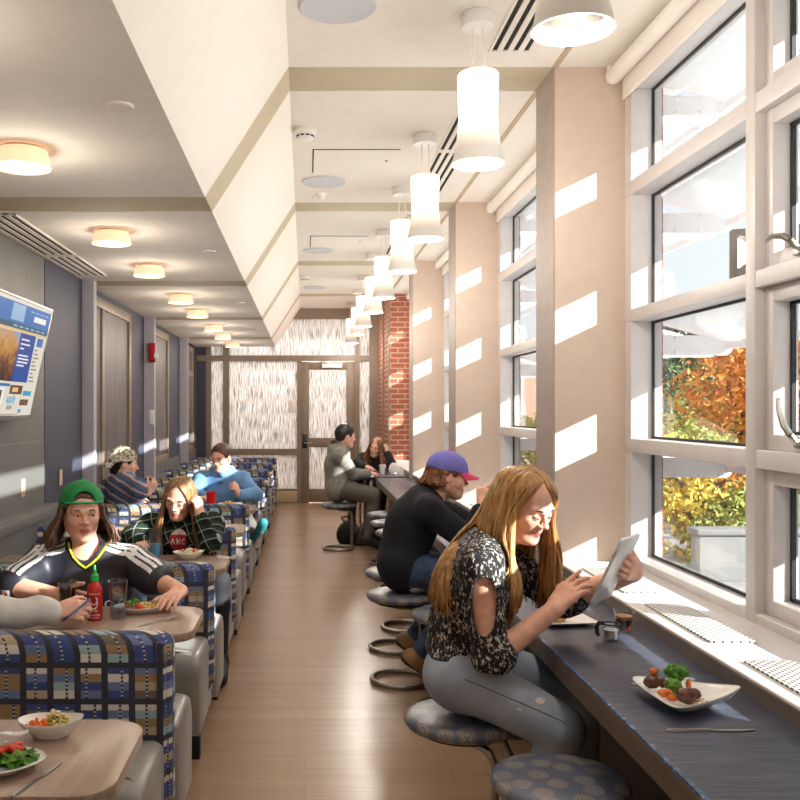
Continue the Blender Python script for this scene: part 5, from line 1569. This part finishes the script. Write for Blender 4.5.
# ---------------------------------------------------------------- the person in the plaid shirt
s = 1.06
J = dict(pelvis=(-.78, 5.76, .635), chest=(-.765, 5.63, .77), neck=(-.76, 5.57, .925), head=(-.765, 5.485, 1.055), shL=(-.585, 5.60, .875), shR=(-.955, 5.62, .865),
    wrL=(-.630, 5.385, .955), elL=(-.565, 5.37, .80), wrR=(-.97, 5.33, .80), elR=(-1.05, 5.46, .83), knL=(-.52, 5.40, .565), knR=(-.86, 5.38, .565), anL=(-.505, 5.36, .10), anR=(-.73, 5.3, .09), toL=(-.49, 5.18, .05), toR=(-.73, 5.12, .045))
p = Fig('long-haired person in a dark green plaid shirt resting the head on one hand', (-.78, 5.7, 0), J, (-.18, -.92, -.30), s, .0045, .9, True, roll=-.10)
p.body('skin', dict(L=((-.12, .10, 1), (-.9, .5, 0), (.6, .75, .85, .9), .3), R=((.12, -1, 0), (0, 0, -1), (.15,)*4)), eyes='down')
def bld(F):
    p.torso(F, .016)
    for sd in 'LR': p.arm(F, sd, .020, 1.86)
    F.cone(p.J['neck']+p.f*.13+A_(0, 0, .05), .05, p.J['chest']+p.f*.16+A_(0, 0, -.15), .052, .004, mode='sub')
plaid = p.wear('plaid_shirt', 'plaid_green', bld, .005, .004, smooth=1, sc=30)
tee = p.wear('tee_shirt', ['tee_white', 'tee_red'], lambda F: p.torso(F, .008), .006, 0, lambda c: np.where(c[:, 2] < .835, 1, 0), 1)
for i, a in enumerate((-.815, -.782, -.749, -.716)):
    patch(tee, [tee], a, a+.022, .775, .812, 5.2, 'lettering', 'tee_white', 8, lift=.004, shape=[lambda u, w: abs(abs(u)*1.6-(1-w)*.8) < .45, lambda u, w: abs(u) > .5 or abs(u*.9+w) < .35, lambda u, w: .35 < u*u+w*w < 1 and not (u > .2 and abs(w) < .4), lambda u, w: .35 < u*u+w*w < 1][i])
p.trousers('legging_black', .006, 1.98, .001); p.shoes()
p.long_hair('hair_dark_blonde', 700, 56, 180, length=lambda a: .40 if abs(a) < 120 else .34, out=lambda a: .03, flow=lambda a: ((.055, .03, 0) if a > 0 else (-.02, .04, 0)), r=.0052, seed=8, wave=.008, layers=(1.02, 1.14), over=plaid, jitter=.015)
# ---------------------------------------------------------------- the person in the blue hoodie
s = 1.08
J = dict(pelvis=(-.80, 8.60, .635), chest=(-.785, 8.48, .81), neck=(-.775, 8.42, 1.0), head=(-.78, 8.37, 1.145), shL=(-.60, 8.45, .935), shR=(-.965, 8.45, .935),
    wrL=(-.60, 8.20, .815), elL=(-.455, 8.33, .81), wrR=(-.91, 8.16, .80), elR=(-1.03, 8.30, .82), knL=(-.56, 8.22, .60), knR=(-.92, 8.2, .565), anL=(-.435, 8.10, .44), anR=(-.72, 8.18, .09), toL=(-.375, 7.98, .58), toR=(-.72, 8.0, .045))
p = Fig('short-haired person in a sunlit bright blue hoodie', (-.80, 8.6, 0), J, (-.42, -.86, -.20), s, .006, .95)
p.body('skin', dict(L=((-.25, -.45, .75), (-.9, .2, .1), (.7, .75, .8, .8), .3), R=((-.1, -1, 0), (0, 0, -1), (.2,)*4)), eyes='open')
def bld(F):
    p.torso(F, .018)
    for sd in 'LR': p.arm(F, sd, .020, 1.9)
    F.chain([p.J['neck']+p.f*.075+A_(0, 0, .0), p.J['neck']+p.l*.085+A_(0, .01, .035), p.J['neck']-p.f*.10+A_(0, 0, .055), p.J['neck']-p.l*.085+A_(0, .01, .035), p.J['neck']+p.f*.075], [.026, .034, .042, .034, .026], .02)
h = p.wear('hoodie', 'hoodie_blue', bld, .006, .005, smooth=1, sc=28)
patch(h, [h], -.80, -.762, .905, .925, 8.0, 'emblem', 'sweater_navy', 8, shape=lambda u, w: abs(w) > .4 and abs(u) < .9 or abs(u) < .3)
p.trousers('trouser_grey'); p.shoes('shoe_teal', 'tee_white'); p.short_hair('hair_brown', .008, low=-.04, ripple=.001)
# ---------------------------------------------------------------- the person in the striped knit
s = 1.08
J = dict(pelvis=(-1.53, 7.66, .605), chest=(-1.535, 7.645, .84), neck=(-1.54, 7.60, 1.0), head=(-1.53, 7.63, 1.135), shL=(-1.665, 7.73, .93), shR=(-1.40, 7.51, .93),
    wrR=(-1.325, 7.60, .895), elR=(-1.42, 7.47, .845), wrL=(-1.52, 7.86, .82), elL=(-1.76, 7.68, .87), knL=(-1.45, 8.02, .57), knR=(-1.27, 7.98, .57), anL=(-1.47, 8.02, .1), anR=(-1.29, 8.0, .1), toL=(-1.42, 8.17, .05), toR=(-1.24, 8.15, .05))
J['elR'] = (-1.425, 7.555, .885)
arms(J, s, dict(L=(-.3, .2, -.8), R=(0, 0, -1)))
p = Fig('person in a striped knit sweater and pale camouflage cap, seen from behind', (-1.53, 7.62, 0), J, (.93, .30, -.12), s, .006, 1.0)
p.body('skin', dict(R=((.55, .2, .75), (-.6, .6, .2), (.7, .8, .8, .8), .3), L=((.8, .5, 0), (0, 0, -1))))
p.wear('sweater', 'knit_striped', lambda F: (p.torso(F, .022), p.arm(F, 'L', .022, 1.85), p.arm(F, 'R', .024, 1.25)), .006, .004, smooth=1)
p.trousers('jean_dark'); p.shoes(); p.short_hair('hair_black', .012, low=-.085, ripple=.003); p.cap('cap_camo', 'cap_camo', -1, tilt=-.22, low=.02)
# ---------------------------------------------------------------- the woman with the tablet
s = 1.05
J = dict(pelvis=(.55, 3.17, .69), chest=(.585, 3.15, .95), neck=(.650, 3.15, 1.115), head=(.765, 3.13, 1.268), shL=(.68, 3.31, 1.065), shR=(.585, 2.985, 1.075),
    wrR=(.822, 2.968, .940), wrL=(1.105, 3.055, 1.030), knR=(.845, 2.975, .545), knL=(.99, 3.29, .575), anR=(.80, 3.08, .10), anL=(1.02, 3.27, .10), toR=(.93, 3.06, .045), toL=(1.13, 3.27, .045))
arms(J, s, dict(R=(-.30, -.10, -.95), L=(.1, .3, -.9)))
p = Fig('long-haired blonde woman in a black flecked blouse, using a tablet', (.55, 3.17, 0), J, (.52, -.74, -.40), s, .0038, .95, True)
TC = A_(1.0, 2.9, 1.085); TU = A_(.62, .785, 0); TV = A_(.327, -.258, .909); TN = np.cross(TU, TV)
TU, TV, TN = nrm(TU), nrm(TV), nrm(TN)
J = p.J
J['wrL'] = TC+TU*.163-TV*.030+TN*.020+A_(0, 0, -.0); J['elL'] = ik(J['shL'], J['wrL'], .285*s, .27*s, (.1, .3, -.9))
p.body('skin', dict(R=((.62, .10, .62), (.55, .5, -.45), (.10, .30, .38, .42), .35), L=(-TU*.9+TV*.30, -TN, (.42, .40, .40, .42), .55)), eyes='down', brow='brow_brown')
def bld(F):
    p.torso(F, .020)
    F.cone(p.J['waist'], .130, p.J['pelvis']+A_(.02, 0, .0), .172, .05, (p.f, .88))
    for sd in 'LR': p.arm(F, sd, .016, 1.12, g2=.022)
    for sd, k in (('R', -1), ('L', 1)):
        a, e = p.J['sh'+sd], p.J['el'+sd]
        F.ell(a*.62+e*.38+p.l*k*.055+A_(0, 0, .0), (.044, .055, .10), None, .004, 'sub')
    F.ell(p.J['neck']+p.f*.05+A_(0, 0, .055), (.10, .10, .06), None, .004, 'sub')
    F.below(p.J['pelvis']+A_(0, 0, .055), (-.10, 0, -1))
blouse = p.wear('blouse', 'blouse_print', bld, .0045, .006, smooth=1, sc=26)
jn = p.trousers('jean_light', .012, 1.97, .004, res=.0045, sc=34)
b = MB()
for sd, k in (('R', -1),):
    h0, k0 = p.J['hipR'], p.J['knR']; pts = []
    for i in range(10):
        q = h0+(k0-h0)*(i/9); hh = surf([jn], q+A_(0, -.3, .02+.02*i/9), (0, 1, 0))
        if hh: pts.append(hh[0])
    b.tube(pts, .0016, 6)
b.build('seam', 'jean_dark', jn, world=True)
for (x, z, w_, h_) in ((.77, .625, .022, .016), (.70, .60, .012, .008)):
    hh = surf([jn], (x, 2.5, z+.02), (0, 1, 0))
    if hh: patch(jn, [jn], x-w_, x+w_, z+.02-h_, z+.02+h_, 2.5, 'frayed_patch', 'tee_white', 8, lift=.0015, shape=lambda u, w: abs(w) < .9-abs(u) and int(w*6) % 2 == 0)
p.shoes('shoe_tan')
def ln(a):
    q = abs(a)
    return .31 if q < 80 else .36 if q < 130 else .35
def fl(a):
    if a < 0: return (-.02, -.035, 0) if a > -95 else (-.10, -.03, 0) if a > -140 else (-.17, .0, 0)
    return (.0, .0, 0) if a < 95 else (-.06, .03, 0) if a < 140 else (-.16, .02, 0)
p.long_hair('hair_blonde', 850, 40, 180, length=ln, out=lambda a: .022 if abs(a) < 120 else .012, flow=fl, r=.0048, wave=.009, seed=12, layers=(1.02, 1.2), over=blouse, near=62)
t = thing('tablet', 'silver tablet held up by the blonde woman, its back to the camera', 'tablet', tuple(TC))
RT = Matrix([[TU[i], TV[i], TN[i]] for i in range(3)]).to_4x4()
b = MB(); b.prism(rounded(-.085, .085, -.12, .12, .012), -.0045, .0045, .003, 3, mtx=RT); b.build('housing', 'tablet_silver', t)
b = MB(); b.prism(rounded(-.082, .082, -.117, .117, .010), -.0052, -.0045, 0, mtx=RT); scn = b.build('display', 'dark_glass', t)
b = MB(); b.ball(RT @ Vector((0, -.075, .0046)), .008, 14, 8, (1, 1, .1), RT.to_3x3()); b.build('emblem', 'vinyl_grey', t)
b = MB(); b.box(-.088, -.084, .05, .08, -.0015, .0015, .0008, mtx=RT); b.build('button', 'vinyl_grey', t)
# ---------------------------------------------------------------- the man in the purple cap
s = 1.08
J = dict(pelvis=(.56, 5.28, .70), chest=(.63, 5.27, .92), neck=(.735, 5.26, 1.08), head=(.835, 5.25, 1.205), shL=(.745, 5.45, 1.02), shR=(.70, 5.06, 1.02),
    wrR=(1.0, 5.07, 1.055), elR=(.93, 5.03, .862), wrL=(1.12, 5.28, .835), elL=(1.02, 5.46, .885), knR=(.93, 5.14, .60), knL=(.95, 5.44, .60), anR=(.635, 5.10, .19), anL=(.64, 5.48, .19), toR=(.765, 5.10, .085), toL=(.77, 5.48, .085))
p = Fig('man in a purple cap with a pink bill and a dark navy sweater', (.56, 5.28, 0), J, (.985, -.04, -.14), s, .0048, 1.05)
p.body('skin', dict(R=((.25, .10, .95), (.55, .75, -.1), (.8, .9, 1.0, 1.0), .4), L=((.7, -.7, 0), (0, 0, -1), (.4,)*4)), stubble=True)
p.wear('sweater', 'sweater_navy', lambda F: (p.torso(F, .024), p.arm(F, 'L', .024, 1.9), p.arm(F, 'R', .024, 1.78)), .0055, .006, smooth=1, sc=26)
p.trousers('jean_dark'); p.shoes('shoe_tan')
p.short_hair('hair_curly', .013, low=-.075, ripple=.006)
p.long_hair('hair_curly', 120, 95, 180, length=lambda a: .035, out=lambda a: .016, r=.0055, curl=.010, root=.015, seed=4)
p.cap('cap_purple', 'cap_pink', 1, tilt=.05, low=.036)
# ---------------------------------------------------------------- the man in the grey hoodie
s = 1.08
J = dict(pelvis=(.37, 10.25, .70), chest=(.365, 10.25, .95), neck=(.415, 10.25, 1.135), head=(.465, 10.23, 1.29), shL=(.43, 10.45, 1.075), shR=(.39, 10.04, 1.075),
    wrR=(.73, 10.40, .85), wrL=(.74, 10.62, .845), knR=(.80, 10.13, .615), knL=(.80, 10.38, .615), anR=(.70, 10.16, .13), anL=(.74, 10.4, .13), toR=(.86, 10.15, .06), toL=(.9, 10.4, .06))
arms(J, s, dict(R=(-.3, -.3, -.9), L=(-.3, .3, -.9)))
p = Fig('dark-haired man in a grey hoodie sitting sideways at the far end of the counter', (.37, 10.25, 0), J, (.94, .32, -.10), s, .0065, 1.05)
p.body('skin', dict(R=((.8, .5, -.05), (-.2, .2, -1), (.5,)*4), L=((.8, .3, 0), (0, 0, -1), (.4,)*4)), brow='hair_black')
def bld(F):
    p.torso(F, .026)
    for sd in 'LR': p.arm(F, sd, .024, 1.9)
    F.ell(p.J['neck']-p.f*.085+A_(0, 0, .0), (.075, .11, .075), None, .03)
p.wear('hoodie', 'hoodie_grey', bld, .0065, .006, smooth=1, sc=26)
p.wear('hood_lining', 'hoodie_lining', lambda F: F.chain([p.J['neck']+p.l*.08+A_(0, 0, .03), p.J['neck']-p.f*.09+A_(0, 0, .075), p.J['neck']-p.l*.08+A_(0, 0, .03)], [.03, .034, .03], .02), .0065)
p.trousers('trouser_grey', .016); p.shoes(); p.short_hair('hair_black', .014, low=-.055, ripple=.002)
# ---------------------------------------------------------------- the woman with curly hair
s = 1.06
J = dict(pelvis=(.95, 12.28, .685), chest=(.93, 12.10, .84), neck=(.92, 11.98, .975), head=(.945, 11.87, 1.09), shL=(1.07, 11.95, .93), shR=(.77, 12.08, .93),
    wrL=(1.075, 11.80, 1.02), elL=(1.13, 11.78, .88), wrR=(.80, 11.60, .85), elR=(.70, 11.95, .88), knL=(1.02, 11.95, .61), knR=(.62, 11.9, .60), anL=(1.0, 11.9, .1), anR=(.62, 11.85, .12), toL=(.95, 11.76, .05), toR=(.6, 11.7, .06))
p = Fig('woman with curly auburn hair and a black jacket leaning her head on her hand', (.95, 12.28, 0), J, (-.52, -.83, -.10), s, .0065, .9, True, roll=-.25)
p.body('skin', dict(L=((-.1, .15, 1), (-.7, .5, 0), (.5,)*4), R=((.3, -.9, 0), (0, 0, -1), (.4,)*4)))
def bld(F):
    p.torso(F, .018)
    for sd in 'LR': p.arm(F, sd, .02, 1.88)
    F.cone(p.J['neck']+p.f*.13+A_(0, 0, .05), .04, p.J['chest']+p.f*.16+A_(0, 0, -.15), .04, .004, mode='sub')
jacket = p.wear('jacket', 'jacket_black', bld, .0065, .004, smooth=1)
p.wear('tee_shirt', 'tee_white', lambda F: p.torso(F, .008), .0075)
p.trousers('legging_black', .008); p.shoes()
p.long_hair('hair_curly', 300, 48, 180, length=lambda a: .24, out=lambda a: .045, r=.007, curl=.016, seed=21, layers=(1.05, 1.3), over=jacket, jitter=.02)
# bag on the floor by the far stool
t = thing('backpack', 'black backpack with a brown flap on the floor by the grey hoodie man', 'bag', (.52, 10.62, 0))
F = Field((.26, 10.39, -.03), (.80, 10.84, .5), .006)
F.ell((.52, 10.61, .12), (.15, .11, .15), None, .02); F.ell((.62, 10.57, .09), (.12, .11, .11), None, .04); F.ripple(.012, 22, 5); F.below((0, 0, 0.002), (0, 0, -1))
me = F.mesh(); link_mesh('sack', me, 'bag_black', t, True, angle=None)
b = MB(); b.tube([(.62, 10.46, .03), (.64, 10.445, .10), (.665, 10.47, .17), (.66, 10.55, .22)], [.05, .06, .055, .03], 10, flatten=.35); b.build('flap', 'bag_brown', t, world=True)
b = MB(); b.tube([(.47, 10.59, .26), (.43, 10.57, .31), (.50, 10.56, .33), (.55, 10.59, .26)], .012, 8); b.build('strap', 'bag_black', t, world=True)
t.location.y += .12
# ================================================================ OUTSIDE
b = MB(); b.box(XR+.34, 60, -40, 90, -1.3, -1.2); struct(b, 'ground', 'concrete')
b = MB(); b.box(8.5, 60, 6, 90, -1.2, -1.17); struct(b, 'lawn', 'lawn')
def blob_tree(name, label, loc, blobs, n, size, mat, trunk=True, seed=1, group='trees outside the windows', lean=(0, 0)):
    """thousands of separate leaf blades around a branching trunk"""
    rr = np.random.default_rng(seed)
    t = thing(name, label, 'tree', loc, 0, group)
    top = max(bz+br*.5 for _, _, bz, br, _ in blobs)
    b = MB(); b.tube([(0, 0, 0), (lean[0]*.3, lean[1]*.3, top*.35), (lean[0], lean[1], top*.75)], [.16, .12, .05], 9)
    for (bx, by, bz, br, _) in blobs:
        z0 = top*rr.uniform(.25, .5)
        b.tube([(lean[0]*.3, lean[1]*.3, z0), (bx*.5, by*.5, (z0+bz)*.5), (bx, by, bz)], [.07, .05, .02], 7)
    b.build('trunk', 'bark', t)
    tot = sum(br**2 for *_, br, _ in blobs)
    for k, m in enumerate(sorted({q[4] for q in blobs})):
        vs = []; fs = []
        for (bx, by, bz, br, bm_) in blobs:
            if bm_ != m: continue
            c = int(n*br**2/tot)
            d = rr.normal(size=(c, 3)); d /= np.linalg.norm(d, axis=1)[:, None]
            rad = br*rr.uniform(.45, 1.0, c)**.5*(1+.18*np.sin(d[:, 0]*7+d[:, 2]*9))
            p = A_(bx, by, bz)+d*rad[:, None]*A_(1, 1, .85)
            a = rr.normal(size=(c, 3)); a /= np.linalg.norm(a, axis=1)[:, None]
            e = np.cross(a, rr.normal(size=(c, 3))); e /= np.linalg.norm(e, axis=1)[:, None]
            sz = size*rr.uniform(.6, 1.3, c)[:, None]
            for q, w in ((-a*sz, 0), (e*sz*.5, 0), (a*sz, 0), (-e*sz*.5, 0)): vs.append(p+q)
            o = sum(len(x) for x in vs[:-4]); i = np.arange(c)
            fs.append(np.stack([o+i, o+c+i, o+2*c+i, o+3*c+i], 1))
        me = bpy.data.meshes.new('crown'); me.from_pydata(np.concatenate(vs).tolist(), [], np.concatenate(fs).tolist()); me.update()
        link_mesh('crown', me, m, t, smooth=False)
    return t
def blobs(n, r, z, br, mats, seed, sq=1.0):
    q = random.Random(seed); out = []
    for i in range(n):
        a = q.uniform(0, 6.28); d = r*math.sqrt(q.random())
        out.append((d*math.cos(a), d*math.sin(a)*sq, z[0]+(z[1]-z[0])*q.random(), q.uniform(*br), mats[i % len(mats)]))
    return out
GZ = -1.2
blob_tree('maple_tree', 'orange autumn tree seen through the panes beside the lever handle', (10.4, 20.5, GZ), blobs(16, 1.35, (1.2, 4.3), (.7, 1.15), ['leaf_orange', 'leaf_orange', 'leaf_yellow'], 3), 9000, .085, 'leaf_orange', seed=3)
blob_tree('maple_tree', 'low yellow autumn tree behind the bottom pane', (7.5, 17.2, GZ), blobs(14, 1.3, (.4, 1.9), (.5, .9), ['leaf_yellow', 'leaf_olive', 'leaf_orange'], 5), 8000, .07, 'leaf_yellow', seed=4)
blob_tree('maple_tree', 'small orange autumn tree outside beyond the casement window', (13.6, 18.0, GZ), blobs(14, 1.5, (.8, 3.6), (.6, 1.0), ['leaf_orange', 'leaf_olive'], 8), 7000, .085, 'leaf_orange', seed=6)
blob_tree('pine_tree', 'dark green tree behind the orange autumn tree', (11.2, 27.5, GZ), blobs(16, 2.0, (1.6, 5.2), (1.0, 1.5), ['leaf_dark'], 7), 12000, .11, 'leaf_dark', seed=5)
blob_tree('maple_tree', 'olive tree outside the farther windows', (7.0, 31.0, GZ), blobs(10, 1.6, (.5, 2.2), (.7, 1.1), ['leaf_olive', 'leaf_yellow'], 9), 5000, .1, 'leaf_olive', seed=7)
# leafless tree
t = thing('bare_tree', 'bare branching tree against the pale sky', 'tree', (17.0, 40, GZ), 0, 'trees outside the windows')
q = random.Random(2); b = MB()
def branch(p, d, L, r, k):
    e = p+d*L; b.tube([p, p+d*L*.5+Vector((q.gauss(0, .04), q.gauss(0, .04), 0))*L, e], [r, r*.8, r*.6], 5)
    if k:
        for _ in range(3 if k > 2 else 4):
            n_ = (d+Vector((q.gauss(0, .5), q.gauss(0, .5), q.gauss(.15, .3)))).normalized(); branch(p+d*L*q.uniform(.6, 1), n_, L*q.uniform(.6, .8), r*.58, k-1)
branch(Vector((0, 0, 0)), Vector((0, 0, 1)), 3.0, .2, 5)
b.build('trunk', 'bark', t)
# buildings
t = thing('brick_building', 'dark brick building high beyond the trees', 'building', (22.6, 47, GZ), -.46)
b = MB(); b.box(-.4, 9, 0, 6, 0, 12.2); b.build('wall', 'building_grey', t)
for z in (3.2, 6.6, 10.0):
    for x in (.6, 3.0, 5.4):
        b = MB(); b.box(x, x+1.1, -.06, 0, z, z+1.5); w = b.build('window', 'louver_white', t)
        b = MB(); b.box(x+.08, x+1.02, -.08, -.05, z+.08, z+1.42); b.build('pane', 'dark_glass', w)
t = thing('brick_building', 'pale brick wing seen through the farther windows', 'building', (10, 36, GZ))
b = MB(); b.box(-2.6, 1.0, 0, 5, 0, 5.6); b.build('wall', 'brick_pale', t)
for x in (-2.2, -.6):
    b = MB(); b.box(x, x+.9, -.06, 0, 2.6, 4.2); w = b.build('window', 'louver_white', t)
    b = MB(); b.box(x+.07, x+.83, -.08, -.05, 2.67, 4.13); b.build('pane', 'dark_glass', w)
t = thing('garden_wall', 'pale concrete garden wall outside under the autumn trees', 'wall', (8, 14.6, GZ))
b = MB(); b.box(-1.6, 6, 0, .35, 0, .75, .02); b.build('block', 'concrete', t); b = MB(); b.box(-1.65, 6.05, -.05, .40, .75, .85, .02); b.build('coping', 'concrete', t)
# ================================================================ LIGHT
sun = bpy.data.lights.new('sun', 'SUN'); sun.energy = SUN; sun.angle = math.radians(.5); sun.color = (1, .96, .90)
so_ = bpy.data.objects.new('sun', sun); COL.objects.link(so_)
so_.rotation_euler = Vector((-1, .60, -.48)).to_track_quat('-Z', 'Y').to_euler()
w = bpy.data.worlds.new('sky'); SC.world = w; w.use_nodes = True
nt = w.node_tree; bg = nt.nodes['Background']
tc = nt.nodes.new('ShaderNodeTexCoord'); sp = nt.nodes.new('ShaderNodeSeparateXYZ'); nt.links.new(tc.outputs['Generated'], sp.inputs[0])
rp = nt.nodes.new('ShaderNodeValToRGB'); rp.color_ramp.elements[0].position = .0; rp.color_ramp.elements[0].color = rgba((242, 244, 246)); rp.color_ramp.elements[1].position = .9; rp.color_ramp.elements[1].color = rgba((222, 230, 240))
nt.links.new(sp.outputs[2], rp.inputs[0]); nt.links.new(rp.outputs[0], bg.inputs['Color']); bg.inputs['Strength'].default_value = SKY
# lamps of the corridor behind the etched glass
for x in (-1.0, .6):
    l = bpy.data.lights.new('corridor_lamp', 'AREA'); l.shape = 'RECTANGLE'; l.size = 1.4; l.size_y = .5; l.energy = CORR; l.color = (.97, .98, 1)
    o = bpy.data.objects.new('corridor_lamp', l); COL.objects.link(o); o.location = (x, Y1+1.2, 3.2)
# daylight portals guide sampling at the windows
for k in range(5):
    l = bpy.data.lights.new('window_portal', 'AREA'); l.shape = 'RECTANGLE'; l.size = 2.4; l.size_y = 2.6; l.cycles.is_portal = True
    o = bpy.data.objects.new('window_portal', l); COL.objects.link(o); o.location = (XG+.06, BANDS[k]+BW+1.3, 2.05); o.rotation_euler = (0, PI/2, 0)
cam = bpy.data.cameras.new('camera'); co = bpy.data.objects.new('camera', cam); COL.objects.link(co)
co.location = (0, 0, EYE); co.rotation_euler = (PI/2, 0, 0)
cam.sensor_width = 36; cam.lens = 900/800*36; cam.shift_x = 95/800; cam.shift_y = 9/800; cam.clip_start = .05; cam.clip_end = 300
SC.camera = co
SC.view_settings.view_transform = 'Standard'; SC.view_settings.look = 'None'; SC.view_settings.exposure = EXPO; SC.view_settings.gamma = 1; SC.view_settings.use_curve_mapping = False
SC.cycles.max_bounces = 8; SC.cycles.diffuse_bounces = 5; SC.cycles.glossy_bounces = 3; SC.cycles.transparent_max_bounces = 16; SC.cycles.transmission_bounces = 4
SC.cycles.sample_clamp_indirect = 6; SC.cycles.use_denoising = True; SC.cycles.caustics_reflective = False; SC.cycles.caustics_refractive = False
